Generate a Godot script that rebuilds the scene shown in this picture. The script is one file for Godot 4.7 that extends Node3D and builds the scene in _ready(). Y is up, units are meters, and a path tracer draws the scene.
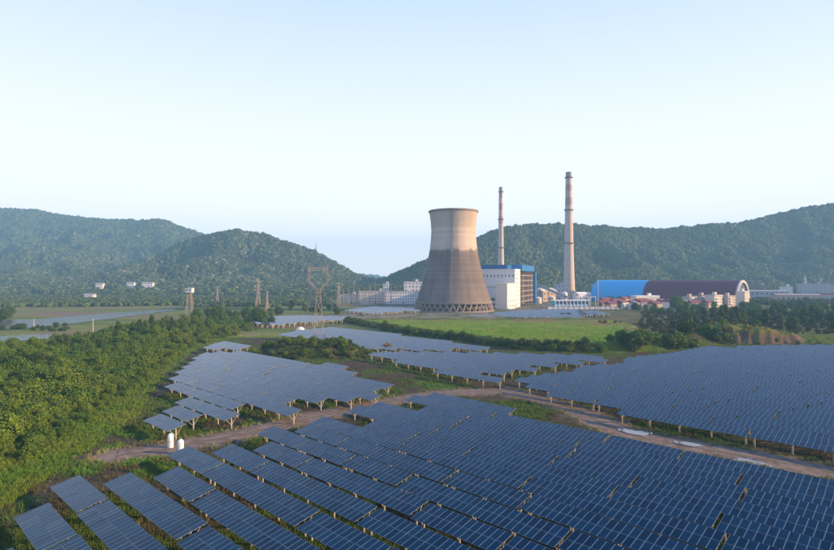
extends Node3D
# Solar field in front of a power station, seen from a drone. Units are metres, y up, the camera looks towards -z.

const F := 556.0        # focal length in photograph pixels
const YH := 279.0       # row of the horizon in the photograph
const CH := 28.3        # height of the camera
const AZ := 0.7767      # direction of the solar rows
const MW := 0.865        # pitch of the modules along a row
const ML := 1.69
const TILT := 0.21

var rng := RandomNumberGenerator.new()
var noise := FastNoiseLite.new()
var noise2 := FastNoiseLite.new()
var used := {}
var M := {}
var clear := []            # [x, depth, radius] kept free of trees
var cache := {}
var polys := {}
var track: PackedVector2Array
var track2: PackedVector2Array


# ---------------------------------------------------------------- helpers
func numbered(called: String) -> String:
	if not used.has(called):
		used[called] = 0
		return called
	used[called] += 1
	return "%s_%03d" % [called, used[called]]


func meta(o: Node, label: String, category: String, group := "", kind := "") -> void:
	if label: o.set_meta("label", label)
	if category: o.set_meta("category", category)
	if group: o.set_meta("group", group)
	if kind: o.set_meta("kind", kind)


func thing(called: String, label: String, category: String, at := Vector3.ZERO, turn := 0.0, group := "") -> Node3D:
	var o := Node3D.new()
	o.name = numbered(called)
	add_child(o)
	o.position = at
	o.rotation.y = turn
	meta(o, label, category, group)
	return o


func part(called: String, mesh: Mesh, m: Material, parent: Node, at := Vector3.ZERO) -> MeshInstance3D:
	var o := MeshInstance3D.new()
	o.mesh = mesh
	if m: o.material_override = m
	if parent == self:
		o.name = numbered(called)
		add_child(o)
	else:
		o.name = called
		parent.add_child(o, true)
	o.position = at
	return o


func boxm(x: float, y: float, z: float) -> Mesh:
	var key := "b%.3f_%.3f_%.3f" % [x, y, z]
	if not cache.has(key):
		var b := BoxMesh.new()
		b.size = Vector3(x, y, z)
		cache[key] = b
	return cache[key]


func boxp(called: String, x: float, y: float, z: float, m: Material, parent: Node, at: Vector3) -> MeshInstance3D:
	return part(called, boxm(x, y, z), m, parent, at)   # "at" is the box's centre


func gp(u: float, v: float, h := 0.0) -> Vector3:       # the point of the plane y = h seen at a pixel
	var d := F * (CH - h) / (v - YH)
	return Vector3((u - 417.0) / F * d, h, -d)


func at_depth(u: float, d: float, h := 0.0) -> Vector3:
	return Vector3((u - 417.0) / F * d, h, -d)


func height_of(v: float, d: float) -> float:
	return CH - (v - YH) * d / F


func poly(pts: Array, h := 0.0) -> PackedVector2Array:   # pixels -> (x, depth)
	var r := PackedVector2Array()
	for p in pts:
		var q := gp(p[0], p[1], h)
		r.append(Vector2(q.x, -q.z))
	return r


func line_dist(p: Vector2, l: PackedVector2Array) -> float:
	var best := 1e9
	for i in l.size() - 1:
		var c := Geometry2D.get_closest_point_to_segment(p, l[i], l[i + 1])
		best = minf(best, c.distance_squared_to(p))
	return sqrt(best)


func edge_dist(p: Vector2, l: PackedVector2Array) -> float:   # > 0 inside
	var d := line_dist(p, l)
	d = minf(d, Geometry2D.get_closest_point_to_segment(p, l[l.size() - 1], l[0]).distance_to(p))
	return d if Geometry2D.is_point_in_polygon(p, l) else -d


func mat(color: Color, rough := 0.8, spec := 0.5, metal := 0.0) -> StandardMaterial3D:   # linear base colour
	var m := StandardMaterial3D.new()
	m.albedo_color = color.linear_to_srgb()
	m.roughness = rough
	m.metallic_specular = spec
	m.metallic = metal
	return m


func speckle(seed_: int, freq: float, lo: float, hi: float, size := 512) -> NoiseTexture2D:
	var n := FastNoiseLite.new()
	n.seed = seed_
	n.frequency = freq
	n.fractal_octaves = 5
	var t := NoiseTexture2D.new()
	t.width = size
	t.height = size
	t.seamless = true
	t.noise = n
	var g := Gradient.new()
	g.set_color(0, Color(lo, lo, lo).linear_to_srgb())
	g.set_color(1, Color(hi, hi, hi).linear_to_srgb())
	t.color_ramp = g
	return t


func weathered(color: Color, scale: float, lo := 0.7, hi := 1.15, rough := 0.85) -> StandardMaterial3D:
	var m := mat(color, rough, 0.3)
	var key := "sp%.2f_%.2f" % [lo, hi]
	if not cache.has(key):
		cache[key] = speckle(11, 0.012, lo, hi)
	m.albedo_texture = cache[key]
	m.uv1_triplanar = true
	m.uv1_world_triplanar = true
	m.uv1_scale = Vector3(scale, scale, scale)
	return m


class Shape:
	var v := PackedVector3Array()
	var n := PackedVector3Array()
	var c := PackedColorArray()
	var i := PackedInt32Array()
	var tint := Color(1, 1, 1)

	func quad(a: Vector3, b: Vector3, d: Vector3, e: Vector3) -> void:   # a b d e run clockwise seen from the front
		var k := (d - a).cross(b - a).normalized()
		var s := v.size()
		v.append_array(PackedVector3Array([a, b, d, e]))
		n.append_array(PackedVector3Array([k, k, k, k]))
		c.append_array(PackedColorArray([tint, tint, tint, tint]))
		i.append_array(PackedInt32Array([s, s + 1, s + 2, s, s + 2, s + 3]))

	func tri(a: Vector3, b: Vector3, d: Vector3) -> void:
		var k := (d - a).cross(b - a).normalized()
		var s := v.size()
		v.append_array(PackedVector3Array([a, b, d]))
		n.append_array(PackedVector3Array([k, k, k]))
		c.append_array(PackedColorArray([tint, tint, tint]))
		i.append_array(PackedInt32Array([s, s + 1, s + 2]))

	func bar(a: Vector3, b: Vector3, w: float, t := -1.0) -> void:      # a square bar from a to b
		if t < 0.0: t = w
		var z := (b - a).normalized()
		var x := z.cross(Vector3.UP if absf(z.y) < 0.95 else Vector3.RIGHT).normalized() * w * 0.5
		var y := x.cross(z).normalized() * t * 0.5
		var p := [a - x - y, a + x - y, a + x + y, a - x + y, b - x - y, b + x - y, b + x + y, b - x + y]
		for f in [[0, 1, 2, 3], [7, 6, 5, 4], [4, 5, 1, 0], [5, 6, 2, 1], [6, 7, 3, 2], [7, 4, 0, 3]]:
			quad(p[f[0]], p[f[1]], p[f[2]], p[f[3]])

	func box(lo: Vector3, hi: Vector3) -> void:
		bar(Vector3((lo.x + hi.x) / 2, (lo.y + hi.y) / 2, lo.z), Vector3((lo.x + hi.x) / 2, (lo.y + hi.y) / 2, hi.z), hi.x - lo.x, hi.y - lo.y)

	func mesh() -> ArrayMesh:
		var a := []
		a.resize(Mesh.ARRAY_MAX)
		a[Mesh.ARRAY_VERTEX] = v
		a[Mesh.ARRAY_NORMAL] = n
		a[Mesh.ARRAY_COLOR] = c
		a[Mesh.ARRAY_INDEX] = i
		var m := ArrayMesh.new()
		m.add_surface_from_arrays(Mesh.PRIMITIVE_TRIANGLES, a)
		return m


func smooth_mesh(v: PackedVector3Array, idx: PackedInt32Array, c := PackedColorArray()) -> ArrayMesh:
	var n := PackedVector3Array()
	n.resize(v.size())
	for k in range(0, idx.size(), 3):
		var w := (v[idx[k + 2]] - v[idx[k]]).cross(v[idx[k + 1]] - v[idx[k]])
		n[idx[k]] += w
		n[idx[k + 1]] += w
		n[idx[k + 2]] += w
	for k in n.size():
		n[k] = n[k].normalized()
	var a := []
	a.resize(Mesh.ARRAY_MAX)
	a[Mesh.ARRAY_VERTEX] = v
	a[Mesh.ARRAY_NORMAL] = n
	if c.size(): a[Mesh.ARRAY_COLOR] = c
	a[Mesh.ARRAY_INDEX] = idx
	var m := ArrayMesh.new()
	m.add_surface_from_arrays(Mesh.PRIMITIVE_TRIANGLES, a)
	return m


func lathe(profile: Array, seg := 32, stained := false) -> ArrayMesh:   # profile of [radius, y] from bottom to top
	var v := PackedVector3Array()
	var c := PackedColorArray()
	var idx := PackedInt32Array()
	for r in profile.size():
		for k in seg + 1:
			var an := TAU * k / seg
			v.append(Vector3(cos(an) * profile[r][0], profile[r][1], sin(an) * profile[r][0]))
			if stained: c.append(tower_stain(an, (profile[r][1] - profile[0][1]) / (profile[-1][1] - profile[0][1]), profile[r][1]))
	for r in profile.size() - 1:
		for k in seg:
			var a := r * (seg + 1) + k
			var b := a + seg + 1
			idx.append_array(PackedInt32Array([a, a + 1, b + 1, a, b + 1, b]))
	return smooth_mesh(v, idx, c)


# ---------------------------------------------------------------- ground
func in_poly(name_: String, p: Vector2) -> bool:
	return Geometry2D.is_point_in_polygon(p, polys[name_])


func ground_height(x: float, d: float) -> float:
	var p := Vector2(x, d)
	var h := noise.get_noise_2d(x * 1.2, d * 1.2) * 0.22
	if d > 180.0 and d < 420.0 and x > -75.0 and x < 150.0:
		var e := edge_dist(p, polys.lawn)
		if e > -1.0: h += 3.0 * smoothstep(-0.5, 4.5, e) + noise2.get_noise_2d(x * 3, d * 3) * 0.5 * smoothstep(-1, 2, e)
	if d > 180.0 and d < 235.0 and x < 0.0 and x > -85.0:        # the overgrown mound
		var q := Vector2((x + 39.5) / 24.0, (d - 206.0) / 13.0).length() + noise2.get_noise_2d(x * 4, d * 4) * 0.16
		h += 4.6 * smoothstep(1.0, 0.45, q)
	if d > 215.0 and d < 300.0 and x > 100.0 and x < 200.0:      # the eroded earth bank
		var q2 := Vector2((x - 150.0) / 22.0, (d - 252.0) / (11.0 if d < 252.0 else 24.0)).length()
		q2 += noise2.get_noise_2d(x * 3.4, d * 3) * 0.26 + noise2.get_noise_2d(x * 14, d * 11) * 0.07
		var crest := 6.6 + 2.4 * noise.get_noise_2d(x * 4 + 30, 7.0) - 2.4 * smoothstep(150.0, 172.0, x)
		h += crest * smoothstep(1.05, 0.72, q2) + noise2.get_noise_2d(x * 12, d * 12) * 0.9 * smoothstep(1.05, 0.7, q2)
		var q3 := Vector2((x - 117.0) / 17.0, (d - 246.0) / 16.0).length()
		h += 5.0 * smoothstep(1.0, 0.3, q3)
	if d < 420.0 and x < -20.0:                                  # the thicket's bank, a low rise left of the field
		var e3 := edge_dist(p, polys.bank)
		if e3 > 0.0: h += 2.2 * smoothstep(0.0, 30.0, e3) + noise2.get_noise_2d(x * 2, d * 2) * 0.8 * smoothstep(0, 10, e3)
	return h


func ground_color(x: float, d: float) -> Color:
	var p := Vector2(x, d)
	var a := noise.get_noise_2d(x * 3.1, d * 3.1)
	var b := noise2.get_noise_2d(x * 9.0, d * 9.0)
	var b2 := noise2.get_noise_2d(x * 2.3 + 900, d * 2.3)
	var grass := Color(0.075, 0.13, 0.018).lerp(Color(0.125, 0.135, 0.025), clampf(0.45 + a * 1.3, 0, 1))
	var soil := Color(0.085, 0.066, 0.045).lerp(Color(0.05, 0.044, 0.027), clampf(0.5 + b, 0, 1))
	var c := grass
	if d < 460.0 and absf(x) < 400.0:
		if in_poly("field", p):
			var k := smoothstep(-0.28, 0.12, b2 + b * 0.6)
			c = soil.lerp(Color(0.07, 0.105, 0.02), k * 0.85)
		if d < 200.0:
			if in_poly("green", p): c = c.lerp(Color(0.085, 0.15, 0.026), smoothstep(-0.2, 0.25, b2 + b * 0.5) * 0.85)
			var w := line_dist(p, track) + b * 2.2 + a
			c = c.lerp(Color(0.16, 0.118, 0.09).lerp(Color(0.25, 0.195, 0.155), clampf(0.5 + b * 1.5, 0, 1)), 1.0 - smoothstep(3.4, 5.6, w))
			var w2 := line_dist(p, track2) + b * 2.6 + a
			c = c.lerp(Color(0.22, 0.165, 0.125).lerp(Color(0.30, 0.245, 0.19), clampf(0.5 + b * 1.5, 0, 1)), 1.0 - smoothstep(1.6, 3.6, w2))
		if d > 180.0:
			var e := edge_dist(p, polys.lawn)
			if e > -2.0:
				var lawn := Color(0.13, 0.235, 0.024).lerp(Color(0.18, 0.24, 0.035), clampf(0.4 + b2 * 1.4, 0, 1))
				if e < 5.0: lawn = grass
				if in_poly("dry", p) and b2 + b * 0.5 > -0.15: lawn = Color(0.21, 0.165, 0.075)
				c = lawn
		if d > 228.0 and d < 300.0 and x > 125.0 and x < 200.0:
			var q2 := Vector2((x - 150.0) / 22.0, (d - 252.0) / (11.0 if d < 252.0 else 24.0)).length() + noise2.get_noise_2d(x * 3.4, d * 3) * 0.26 + noise2.get_noise_2d(x * 14, d * 11) * 0.07
			if q2 < 1.04: c = Color(0.11, 0.085, 0.06).lerp(Color(0.17, 0.125, 0.085), clampf(0.5 + b * 2.0 + a, 0, 1)) if q2 > 0.80 + b * 0.15 else Color(0.15, 0.15, 0.035)
	if d > 265.0 and x < -60.0:            # the valley: strips of fields along the river
		var strip := noise2.get_noise_2d(x * 0.25 + 77, d * 1.6)
		c = Color(0.11, 0.165, 0.035).lerp(Color(0.21, 0.21, 0.065), clampf(0.5 + strip * 2.2, 0, 1))
		if strip > 0.22: c = Color(0.20, 0.15, 0.10)
	elif d > 300.0 and not (d < 345.0 and in_poly("lawn", p)):
		c = Color(0.085, 0.125, 0.03).lerp(Color(0.17, 0.155, 0.06), clampf(0.35 + b2 * 2.0, 0, 1))
		if x > 100.0 + (d - 300.0) * 0.25: c = Color(0.07, 0.085, 0.03).lerp(Color(0.13, 0.12, 0.05), clampf(0.5 + b2 * 2.0, 0, 1))
		elif in_poly("yard", p) and a + b2 > -0.1: c = Color(0.215, 0.19, 0.155)      # trodden gravel of the power station yard
	return c


func axis(stops: Array) -> PackedFloat32Array:      # [[from, to, step], ...]
	var r := PackedFloat32Array()
	for s in stops:
		var n := int(round((s[1] - s[0]) / s[2]))
		for k in n:
			r.append(s[0] + (s[1] - s[0]) * k / n)
	r.append(stops[-1][1])
	return r


func build_ground() -> void:
	var xs := axis([[-2800, -1200, 100], [-1200, -420, 30], [-420, -140, 5], [-140, 130, 1.5], [130, 178, 0.9], [178, 240, 2.5], [240, 480, 8], [480, 1200, 40], [1200, 2800, 100]])
	var ds := axis([[-600, 20, 40], [20, 40, 4], [40, 150, 1.4], [150, 232, 2.1], [232, 272, 0.9], [272, 310, 2.2], [310, 460, 4], [460, 900, 12], [900, 1500, 40], [1500, 4200, 100]])
	var v := PackedVector3Array()
	var c := PackedColorArray()
	var idx := PackedInt32Array()
	var nx := xs.size()
	for d in ds:
		for x in xs:
			v.append(Vector3(x, ground_height(x, d) if d > 20 and d < 460 and absf(x) < 450 else 0.0, -d))
			c.append(ground_color(x, d))
	for r in ds.size() - 1:
		for k in nx - 1:
			var a := r * nx + k
			idx.append_array(PackedInt32Array([a, a + nx, a + nx + 1, a, a + nx + 1, a + 1]))
	var m := mat(Color(1, 1, 1), 0.95, 0.2)
	m.vertex_color_use_as_albedo = true
	m.albedo_texture = speckle(5, 0.03, 0.45, 1.35, 1024)
	m.uv1_triplanar = true
	m.uv1_world_triplanar = true
	m.uv1_scale = Vector3.ONE / 9.0
	M.ground = m
	var g := part("ground", smooth_mesh(v, idx, c), m, self)
	g.set_meta("kind", "structure")
	build_track("dirt_track", track, 4.2)


func build_track(called: String, l: PackedVector2Array, half: float) -> void:
	var cv := Curve2D.new()
	for k in l.size():
		var t := (l[mini(k + 1, l.size() - 1)] - l[maxi(k - 1, 0)]) / 6.0
		cv.add_point(l[k], -t, t)
	var n := int(cv.get_baked_length() / 0.6)
	var v := PackedVector3Array()
	var c := PackedColorArray()
	var idx := PackedInt32Array()
	var across := 22
	for k in n:
		var p := cv.sample_baked(k * 0.6)
		var q := cv.sample_baked(k * 0.6 + 0.3)
		var side := (q - p).normalized().orthogonal()
		for j in across + 1:
			var e := (j / float(across) * 2.0 - 1.0)
			var o := p + side * e * half
			var rut := maxf(1.0 - absf(absf(e * half) - 0.85 - noise.get_noise_2d(k * 3.0, 5) * 0.3) / 0.38, 0.0)
			var g := noise2.get_noise_2d(o.x * 22, o.y * 22)
			var f := noise2.get_noise_2d(o.x * 60, o.y * 60)
			var worn := smoothstep(1.0, 0.55, absf(e) + g * 0.55 + f * 0.25)
			var dirt := Color(0.155, 0.115, 0.09).lerp(Color(0.25, 0.195, 0.155), clampf(0.45 + g * 1.6 + f, 0, 1)).lerp(Color(0.30, 0.235, 0.20), rut * 0.6 * clampf(0.6 + g * 2.0, 0, 1))
			if absf(e * half) < 0.4 and g > 0.0: dirt = dirt.lerp(Color(0.10, 0.12, 0.035), clampf(g * 4.0, 0, 0.8))
			v.append(Vector3(o.x, ground_height(o.x, o.y) + 0.05 - rut * 0.04 + f * 0.02 - (0.12 if j == 0 or j == across else 0.0), -o.y))
			c.append(ground_color(o.x, o.y).lerp(dirt, worn))
	for k in n - 1:
		for j in across:
			var a := k * (across + 1) + j
			idx.append_array(PackedInt32Array([a, a + 1, a + across + 2, a, a + across + 2, a + across + 1]))
	var o := part(called, smooth_mesh(v, idx, c), M.ground, self)
	o.set_meta("kind", "structure")


func sheet(pts: PackedVector2Array, y: float) -> ArrayMesh:
	var s := Shape.new()
	var tr := Geometry2D.triangulate_polygon(pts)
	for k in range(0, tr.size(), 3):
		var a := pts[tr[k]]
		var b := pts[tr[k + 1]]
		var c := pts[tr[k + 2]]
		if (b - a).cross(c - a) > 0: s.tri(Vector3(a.x, y, -a.y), Vector3(c.x, y, -c.y), Vector3(b.x, y, -b.y))
		else: s.tri(Vector3(a.x, y, -a.y), Vector3(b.x, y, -b.y), Vector3(c.x, y, -c.y))
	for k in s.n.size(): s.n[k] = Vector3.UP
	return s.mesh()


# ---------------------------------------------------------------- hills
func hill_height(ridge: Array, width: float, x: float, d: float, rough: float) -> float:
	var p := Vector2(x, d)
	var best := 1e9
	var h := 0.0
	for k in ridge.size() - 1:
		var a: Vector3 = ridge[k]
		var b: Vector3 = ridge[k + 1]
		var a2 := Vector2(a.x, a.z)
		var ab := Vector2(b.x, b.z) - a2
		var t := clampf((p - a2).dot(ab) / ab.length_squared(), 0, 1)
		var q := (a2 + ab * t).distance_to(p)
		if q < best:
			best = q
			h = lerpf(a.y, b.y, t)
	var s := best / width
	if s >= 1.0: return -6.0
	var spur := 1.0 - absf(noise2.get_noise_2d(x * 0.22, d * 0.16)) * 2.0 - absf(noise.get_noise_2d(x * 0.7, d * 0.4)) * 0.7
	var fall := pow(1.0 - s, 1.35) * (1.0 - 0.25 * s)
	return h * fall * (1.0 - rough * (1.0 - spur) * smoothstep(0.03, 0.3, s)) + 34.0 * s * (1.0 - s) - 6.0 * s


func build_hill(called: String, label_: String, ridge_px: Array, width: float, box: Array, step: float, trees: int, size: Vector2, pale: float, rough: float, m: Material) -> void:
	var ridge := []
	for r in ridge_px:                     # [pixel column, pixel row, depth] of the skyline, less the height of the trees on it
		var q := at_depth(r[0], r[2])
		ridge.append(Vector3(q.x, height_of(r[1], r[2]) - size.x * 0.9, r[2]))
	for f in [[100, 1000], [131, 1010], [148, 1005], [90, 800]]:
		hill_at[f[0]] = maxf(hill_at.get(f[0], 0.0), hill_height(ridge, width, at_depth(f[0], f[1]).x, f[1], rough))
	var nx := int((box[1] - box[0]) / step)
	var nd := int((box[3] - box[2]) / step)
	var v := PackedVector3Array()
	var idx := PackedInt32Array()
	var hs := PackedFloat32Array()
	for j in nd + 1:
		for i in nx + 1:
			var x: float = box[0] + i * step
			var d: float = box[2] + j * step
			var h := hill_height(ridge, width, x, d, rough)
			hs.append(h)
			v.append(Vector3(x, h, -d))
	for j in nd:
		for i in nx:
			var a := j * (nx + 1) + i
			if maxf(maxf(hs[a], hs[a + 1]), maxf(hs[a + nx + 1], hs[a + nx + 2])) > -5.5:
				idx.append_array(PackedInt32Array([a, a + nx + 1, a + nx + 2, a, a + nx + 2, a + 1]))
	var o := part(called, smooth_mesh(v, idx), M.hill, self)
	o.set_meta("kind", "structure")
	var buf := PackedFloat32Array()
	var n := 0
	var tries := 0
	while n < trees and tries < trees * 8:
		tries += 1
		var x := rng.randf_range(box[0], box[1])
		var d := rng.randf_range(box[2], box[3])
		var u := 417.0 + F * x / d
		if u < -160 or u > 1000: continue
		var gx := int((x - box[0]) / step)
		var gd := int((d - box[2]) / step)
		var a := gd * (nx + 1) + gx
		if gx >= nx or gd >= nd or hs[a] < 0.5 or hs[a + 1] < 0.5 or hs[a + nx + 1] < 0.5: continue
		var fx: float = (x - box[0]) / step - gx
		var fd: float = (d - box[2]) / step - gd
		var h := lerpf(lerpf(hs[a], hs[a + 1], fx), lerpf(hs[a + nx + 1], hs[a + nx + 2], fx), fd)
		if not open_spot(x, d): continue
		var patch := noise2.get_noise_2d(x * 0.5, d * 0.5)
		if patch < -0.42 and rng.randf() < 0.6: continue
		var s := rng.randf_range(size.x, size.y) * (0.8 + 0.5 * clampf(patch + 0.4, 0, 1)) * (1.35 if rng.randf() < 0.12 else 1.0)
		var an := rng.randf() * TAU
		var sy := s * rng.randf_range(0.75, 1.25)
		buf.append_array(PackedFloat32Array([cos(an) * s, 0, sin(an) * s, x, 0, sy, 0, h + sy * 0.25, -sin(an) * s, 0, cos(an) * s, -d]))
		var t := rng.randf()
		var c := Color(0.038, 0.070, 0.024).lerp(Color(0.078, 0.112, 0.030), t)
		c = c.lerp(Color(0.085, 0.12, 0.036), clampf(patch * 1.6 + noise.get_noise_2d(x * 0.3, d * 0.3) * 1.2 + (0.5 if h < 45.0 else 0.1), 0, 0.9))
		if rng.randf() < pale * (0.4 + 1.8 * clampf(noise.get_noise_2d(x * 0.35, d * 0.35) + 0.25, 0, 1)): c = Color(0.12, 0.14, 0.085).lerp(Color(0.24, 0.24, 0.17), rng.randf())
		buf.append_array(PackedFloat32Array([c.r, c.g, c.b, 1]))
		n += 1
	var mm := MultiMesh.new()
	mm.transform_format = MultiMesh.TRANSFORM_3D
	mm.use_colors = true
	mm.mesh = cache["hill_crown"]
	mm.instance_count = n
	mm.buffer = buf
	var f := MultiMeshInstance3D.new()
	f.name = numbered("forest")
	f.multimesh = mm
	f.material_override = m
	add_child(f)
	meta(f, label_, "forest", "", "stuff")


func open_spot(x: float, d: float) -> bool:
	for c in clear:
		if Vector2(x - c[0], d - c[1]).length() < c[2]: return false
	return true


func hill_crown() -> ArrayMesh:                        # a lumpy crown of about a metre radius
	var s := Shape.new()
	var r := RandomNumberGenerator.new()
	r.seed = 5
	for k in 95:
		var y := 1.0 - 1.5 * (k + 0.5) / 95.0
		var an := k * 2.39996 + r.randf() * 0.5
		var o := Vector3(cos(an) * sqrt(maxf(0.05, 1 - y * y)), y, sin(an) * sqrt(maxf(0.05, 1 - y * y)))
		var p := o * (0.72 + 0.34 * r.randf())
		var x := o.cross(Vector3(r.randf() - 0.5, r.randf() - 0.5, r.randf() - 0.5)).normalized()
		var z := x.cross((o + Vector3(r.randf() - 0.5, r.randf() - 0.5, r.randf() - 0.5)).normalized()).normalized()
		var w := 0.22 + 0.16 * r.randf()
		var g := 0.75 + 0.5 * r.randf()
		s.tint = Color(g, g, g)
		s.quad(p - x * w, p + z * w * 0.8, p + x * w, p - z * w * 0.8)
	return s.mesh()


# ---------------------------------------------------------------- vegetation
func leafy(seed_: int, rx: float, ry: float, blobs: int, leaves: int, leaf: float, spiky := 0.0) -> ArrayMesh:   # stands on y = 0
	var s := Shape.new()
	var r := RandomNumberGenerator.new()
	r.seed = seed_
	for b in blobs:
		var an := b * 2.4 + r.randf()
		var up := (b + 0.5) / blobs
		var reach := sin(PI * clampf(up * 0.9 + 0.06, 0, 1)) * (1.0 - spiky * up)
		var o := Vector3(cos(an) * rx * 0.62 * reach, ry * (0.18 + 0.64 * up), sin(an) * rx * 0.62 * reach)
		var br := rx * r.randf_range(0.34, 0.56) * (1.0 - spiky * 0.5 * up)
		var tone := r.randf_range(0.82, 1.2)
		for k in leaves:
			var dir := Vector3(r.randfn(), r.randfn(), r.randfn()).normalized()
			var p := o + dir * br * pow(r.randf(), 0.33) * Vector3(1, 0.85, 1)
			if p.y < 0.05: p.y = 0.05 + r.randf() * 0.2
			var nn := (dir + Vector3(r.randfn(), r.randfn() + 0.5, r.randfn()) * 0.55).normalized()
			var x := nn.cross(Vector3(r.randfn(), r.randfn(), r.randfn())).normalized()
			var z := x.cross(nn)
			var w := leaf * r.randf_range(0.6, 1.3)
			var g := tone * r.randf_range(0.7, 1.3)
			s.tint = Color(g * r.randf_range(0.9, 1.15), g, g * 0.9)
			s.quad(p - x * w, p + z * w * 0.55, p + x * w, p - z * w * 0.55)
	return s.mesh()


func trunk_mesh(h: float, r: float) -> ArrayMesh:
	var s := Shape.new()
	var n := 6
	for k in n:
		var a := TAU * k / n
		var b := TAU * (k + 1) / n
		for j in 2:
			var y0 := -0.4 + (h + 0.4) * j / 2.0
			var y1 := -0.4 + (h + 0.4) * (j + 1) / 2.0
			var r0 := r * (1.0 - 0.35 * j)
			var r1 := r * (1.0 - 0.35 * (j + 1))
			s.quad(Vector3(cos(b) * r0, y0, sin(b) * r0), Vector3(cos(b) * r1, y1, sin(b) * r1), Vector3(cos(a) * r1, y1, sin(a) * r1), Vector3(cos(a) * r0, y0, sin(a) * r0))
	for k in 4:
		var a := k * 1.7
		s.bar(Vector3(0, h * (0.5 + 0.1 * k), 0), Vector3(cos(a) * h * 0.45, h * (0.85 + 0.1 * k), sin(a) * h * 0.45), r * 0.5)
	return s.mesh()


func plant(called: String, label: String, category: String, group: String, p: Vector3, kind: String, scale_: float, m: Material, turn: float) -> Node3D:
	var t := thing(called, label, category, p, turn, group)
	part("trunk", cache[kind + "_trunk"], M.bark, t)
	part("crown", cache[kind], m, t)
	t.scale = Vector3(scale_, scale_ * 1.0, scale_)
	return t


func mass(called: String, label: String, category: String, mesh: Mesh, m: Material, list: Array) -> void:   # list of [position, scale, turn, colour]
	if list.is_empty(): return
	var mm := MultiMesh.new()
	mm.transform_format = MultiMesh.TRANSFORM_3D
	mm.use_colors = true
	mm.mesh = mesh
	mm.instance_count = list.size()
	var buf := PackedFloat32Array()
	for q in list:
		var p: Vector3 = q[0]
		var s: float = q[1]
		var an: float = q[2]
		var c: Color = q[3]
		buf.append_array(PackedFloat32Array([cos(an) * s, 0, sin(an) * s, p.x, 0, s, 0, p.y, -sin(an) * s, 0, cos(an) * s, p.z, c.r, c.g, c.b, 1]))
	mm.buffer = buf
	var f := MultiMeshInstance3D.new()
	f.name = numbered(called)
	f.multimesh = mm
	f.material_override = m
	add_child(f)
	meta(f, label, category, "", "stuff")


func leaf_mat(c: Color) -> StandardMaterial3D:
	var m := mat(c, 0.7, 0.3)
	m.vertex_color_use_as_albedo = true
	m.backlight_enabled = true
	m.backlight = Color(0.35, 0.4, 0.15)
	return m


# ---------------------------------------------------------------- solar tables
func module_mesh(glass: Material) -> ArrayMesh:
	var w := (MW - 0.014) / 2
	var l := ML / 2 - 0.005
	var f := 0.016
	var g := 0.032         # the frame is wider along the long sides
	var fr := Shape.new()
	var gl := Shape.new()
	var t := 0.02
	for e in [[Vector2(-w, -l), Vector2(w, -l)], [Vector2(w, -l), Vector2(w, l)], [Vector2(w, l), Vector2(-w, l)], [Vector2(-w, l), Vector2(-w, -l)]]:
		var a: Vector2 = e[0]
		var b: Vector2 = e[1]
		var ai := Vector2(a.x - signf(a.x) * g, a.y - signf(a.y) * f)
		var bi := Vector2(b.x - signf(b.x) * g, b.y - signf(b.y) * f)
		fr.quad(Vector3(a.x, t, a.y), Vector3(b.x, t, b.y), Vector3(bi.x, t, bi.y), Vector3(ai.x, t, ai.y))
		fr.quad(Vector3(a.x, -t, a.y), Vector3(b.x, -t, b.y), Vector3(b.x, t, b.y), Vector3(a.x, t, a.y))
	fr.quad(Vector3(-w, -t, l), Vector3(w, -t, l), Vector3(w, -t, -l), Vector3(-w, -t, -l))
	var y := t - 0.006
	gl.quad(Vector3(-w + g, y, -l + f), Vector3(w - g, y, -l + f), Vector3(w - g, y, l - f), Vector3(-w + g, y, l - f))
	var m := fr.mesh()
	var a2 := []
	a2.resize(Mesh.ARRAY_MAX)
	a2[Mesh.ARRAY_VERTEX] = gl.v
	a2[Mesh.ARRAY_NORMAL] = gl.n
	a2[Mesh.ARRAY_INDEX] = gl.i
	m.add_surface_from_arrays(Mesh.PRIMITIVE_TRIANGLES, a2)
	m.surface_set_material(0, M.frame)
	m.surface_set_material(1, glass)
	return m


func table_pieces(n: int) -> void:                      # shared meshes of a table of 2 x n modules
	var tl := Transform3D(Basis(Vector3.RIGHT, TILT), Vector3(0, 2.28, 0))
	var st := [SurfaceTool.new(), SurfaceTool.new(), SurfaceTool.new(), SurfaceTool.new()]
	for s in st: s.begin(Mesh.PRIMITIVE_TRIANGLES)
	var r := RandomNumberGenerator.new()
	r.seed = n
	for k in n:
		for j in 2:
			var q := tl * Transform3D(Basis.from_euler(Vector3(r.randfn() * 0.004, 0, r.randfn() * 0.005)), Vector3((k - (n - 1) / 2.0) * MW, 0, (j - 0.5) * (ML + 0.02)))
			var g := r.randi() % 3
			st[0].append_from(cache["module%d" % g], 0, q)
			st[1 + g].append_from(cache["module%d" % g], 1, q)
	var m: ArrayMesh = null
	for k in 4:
		m = st[k].commit(m) if m else st[k].commit()
		m.surface_set_material(k, M.frame if k == 0 else M["glass%d" % (k - 1)])
	cache["face%d" % n] = m
	var whole := Shape.new()
	var half := n * MW / 2.0
	for k in 4:
		var z := [-1.25, -0.4, 0.4, 1.25][k] as float
		whole.bar(tl * Vector3(-half - 0.02, -0.055, z), tl * Vector3(half + 0.02, -0.055, z), 0.06)
	var xs := post_places(n)
	for x in xs: add_bracket(whole, x, tl)
	cache["frame%d" % n] = whole.mesh()
	var all := Shape.new()
	all.v = whole.v.duplicate(); all.n = whole.n.duplicate(); all.c = whole.c.duplicate(); all.i = whole.i.duplicate()
	for x in xs: all.bar(Vector3(x, -0.5, 0), Vector3(x, 1.75, 0), 0.28)
	cache["stand%d" % n] = all.mesh()


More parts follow.
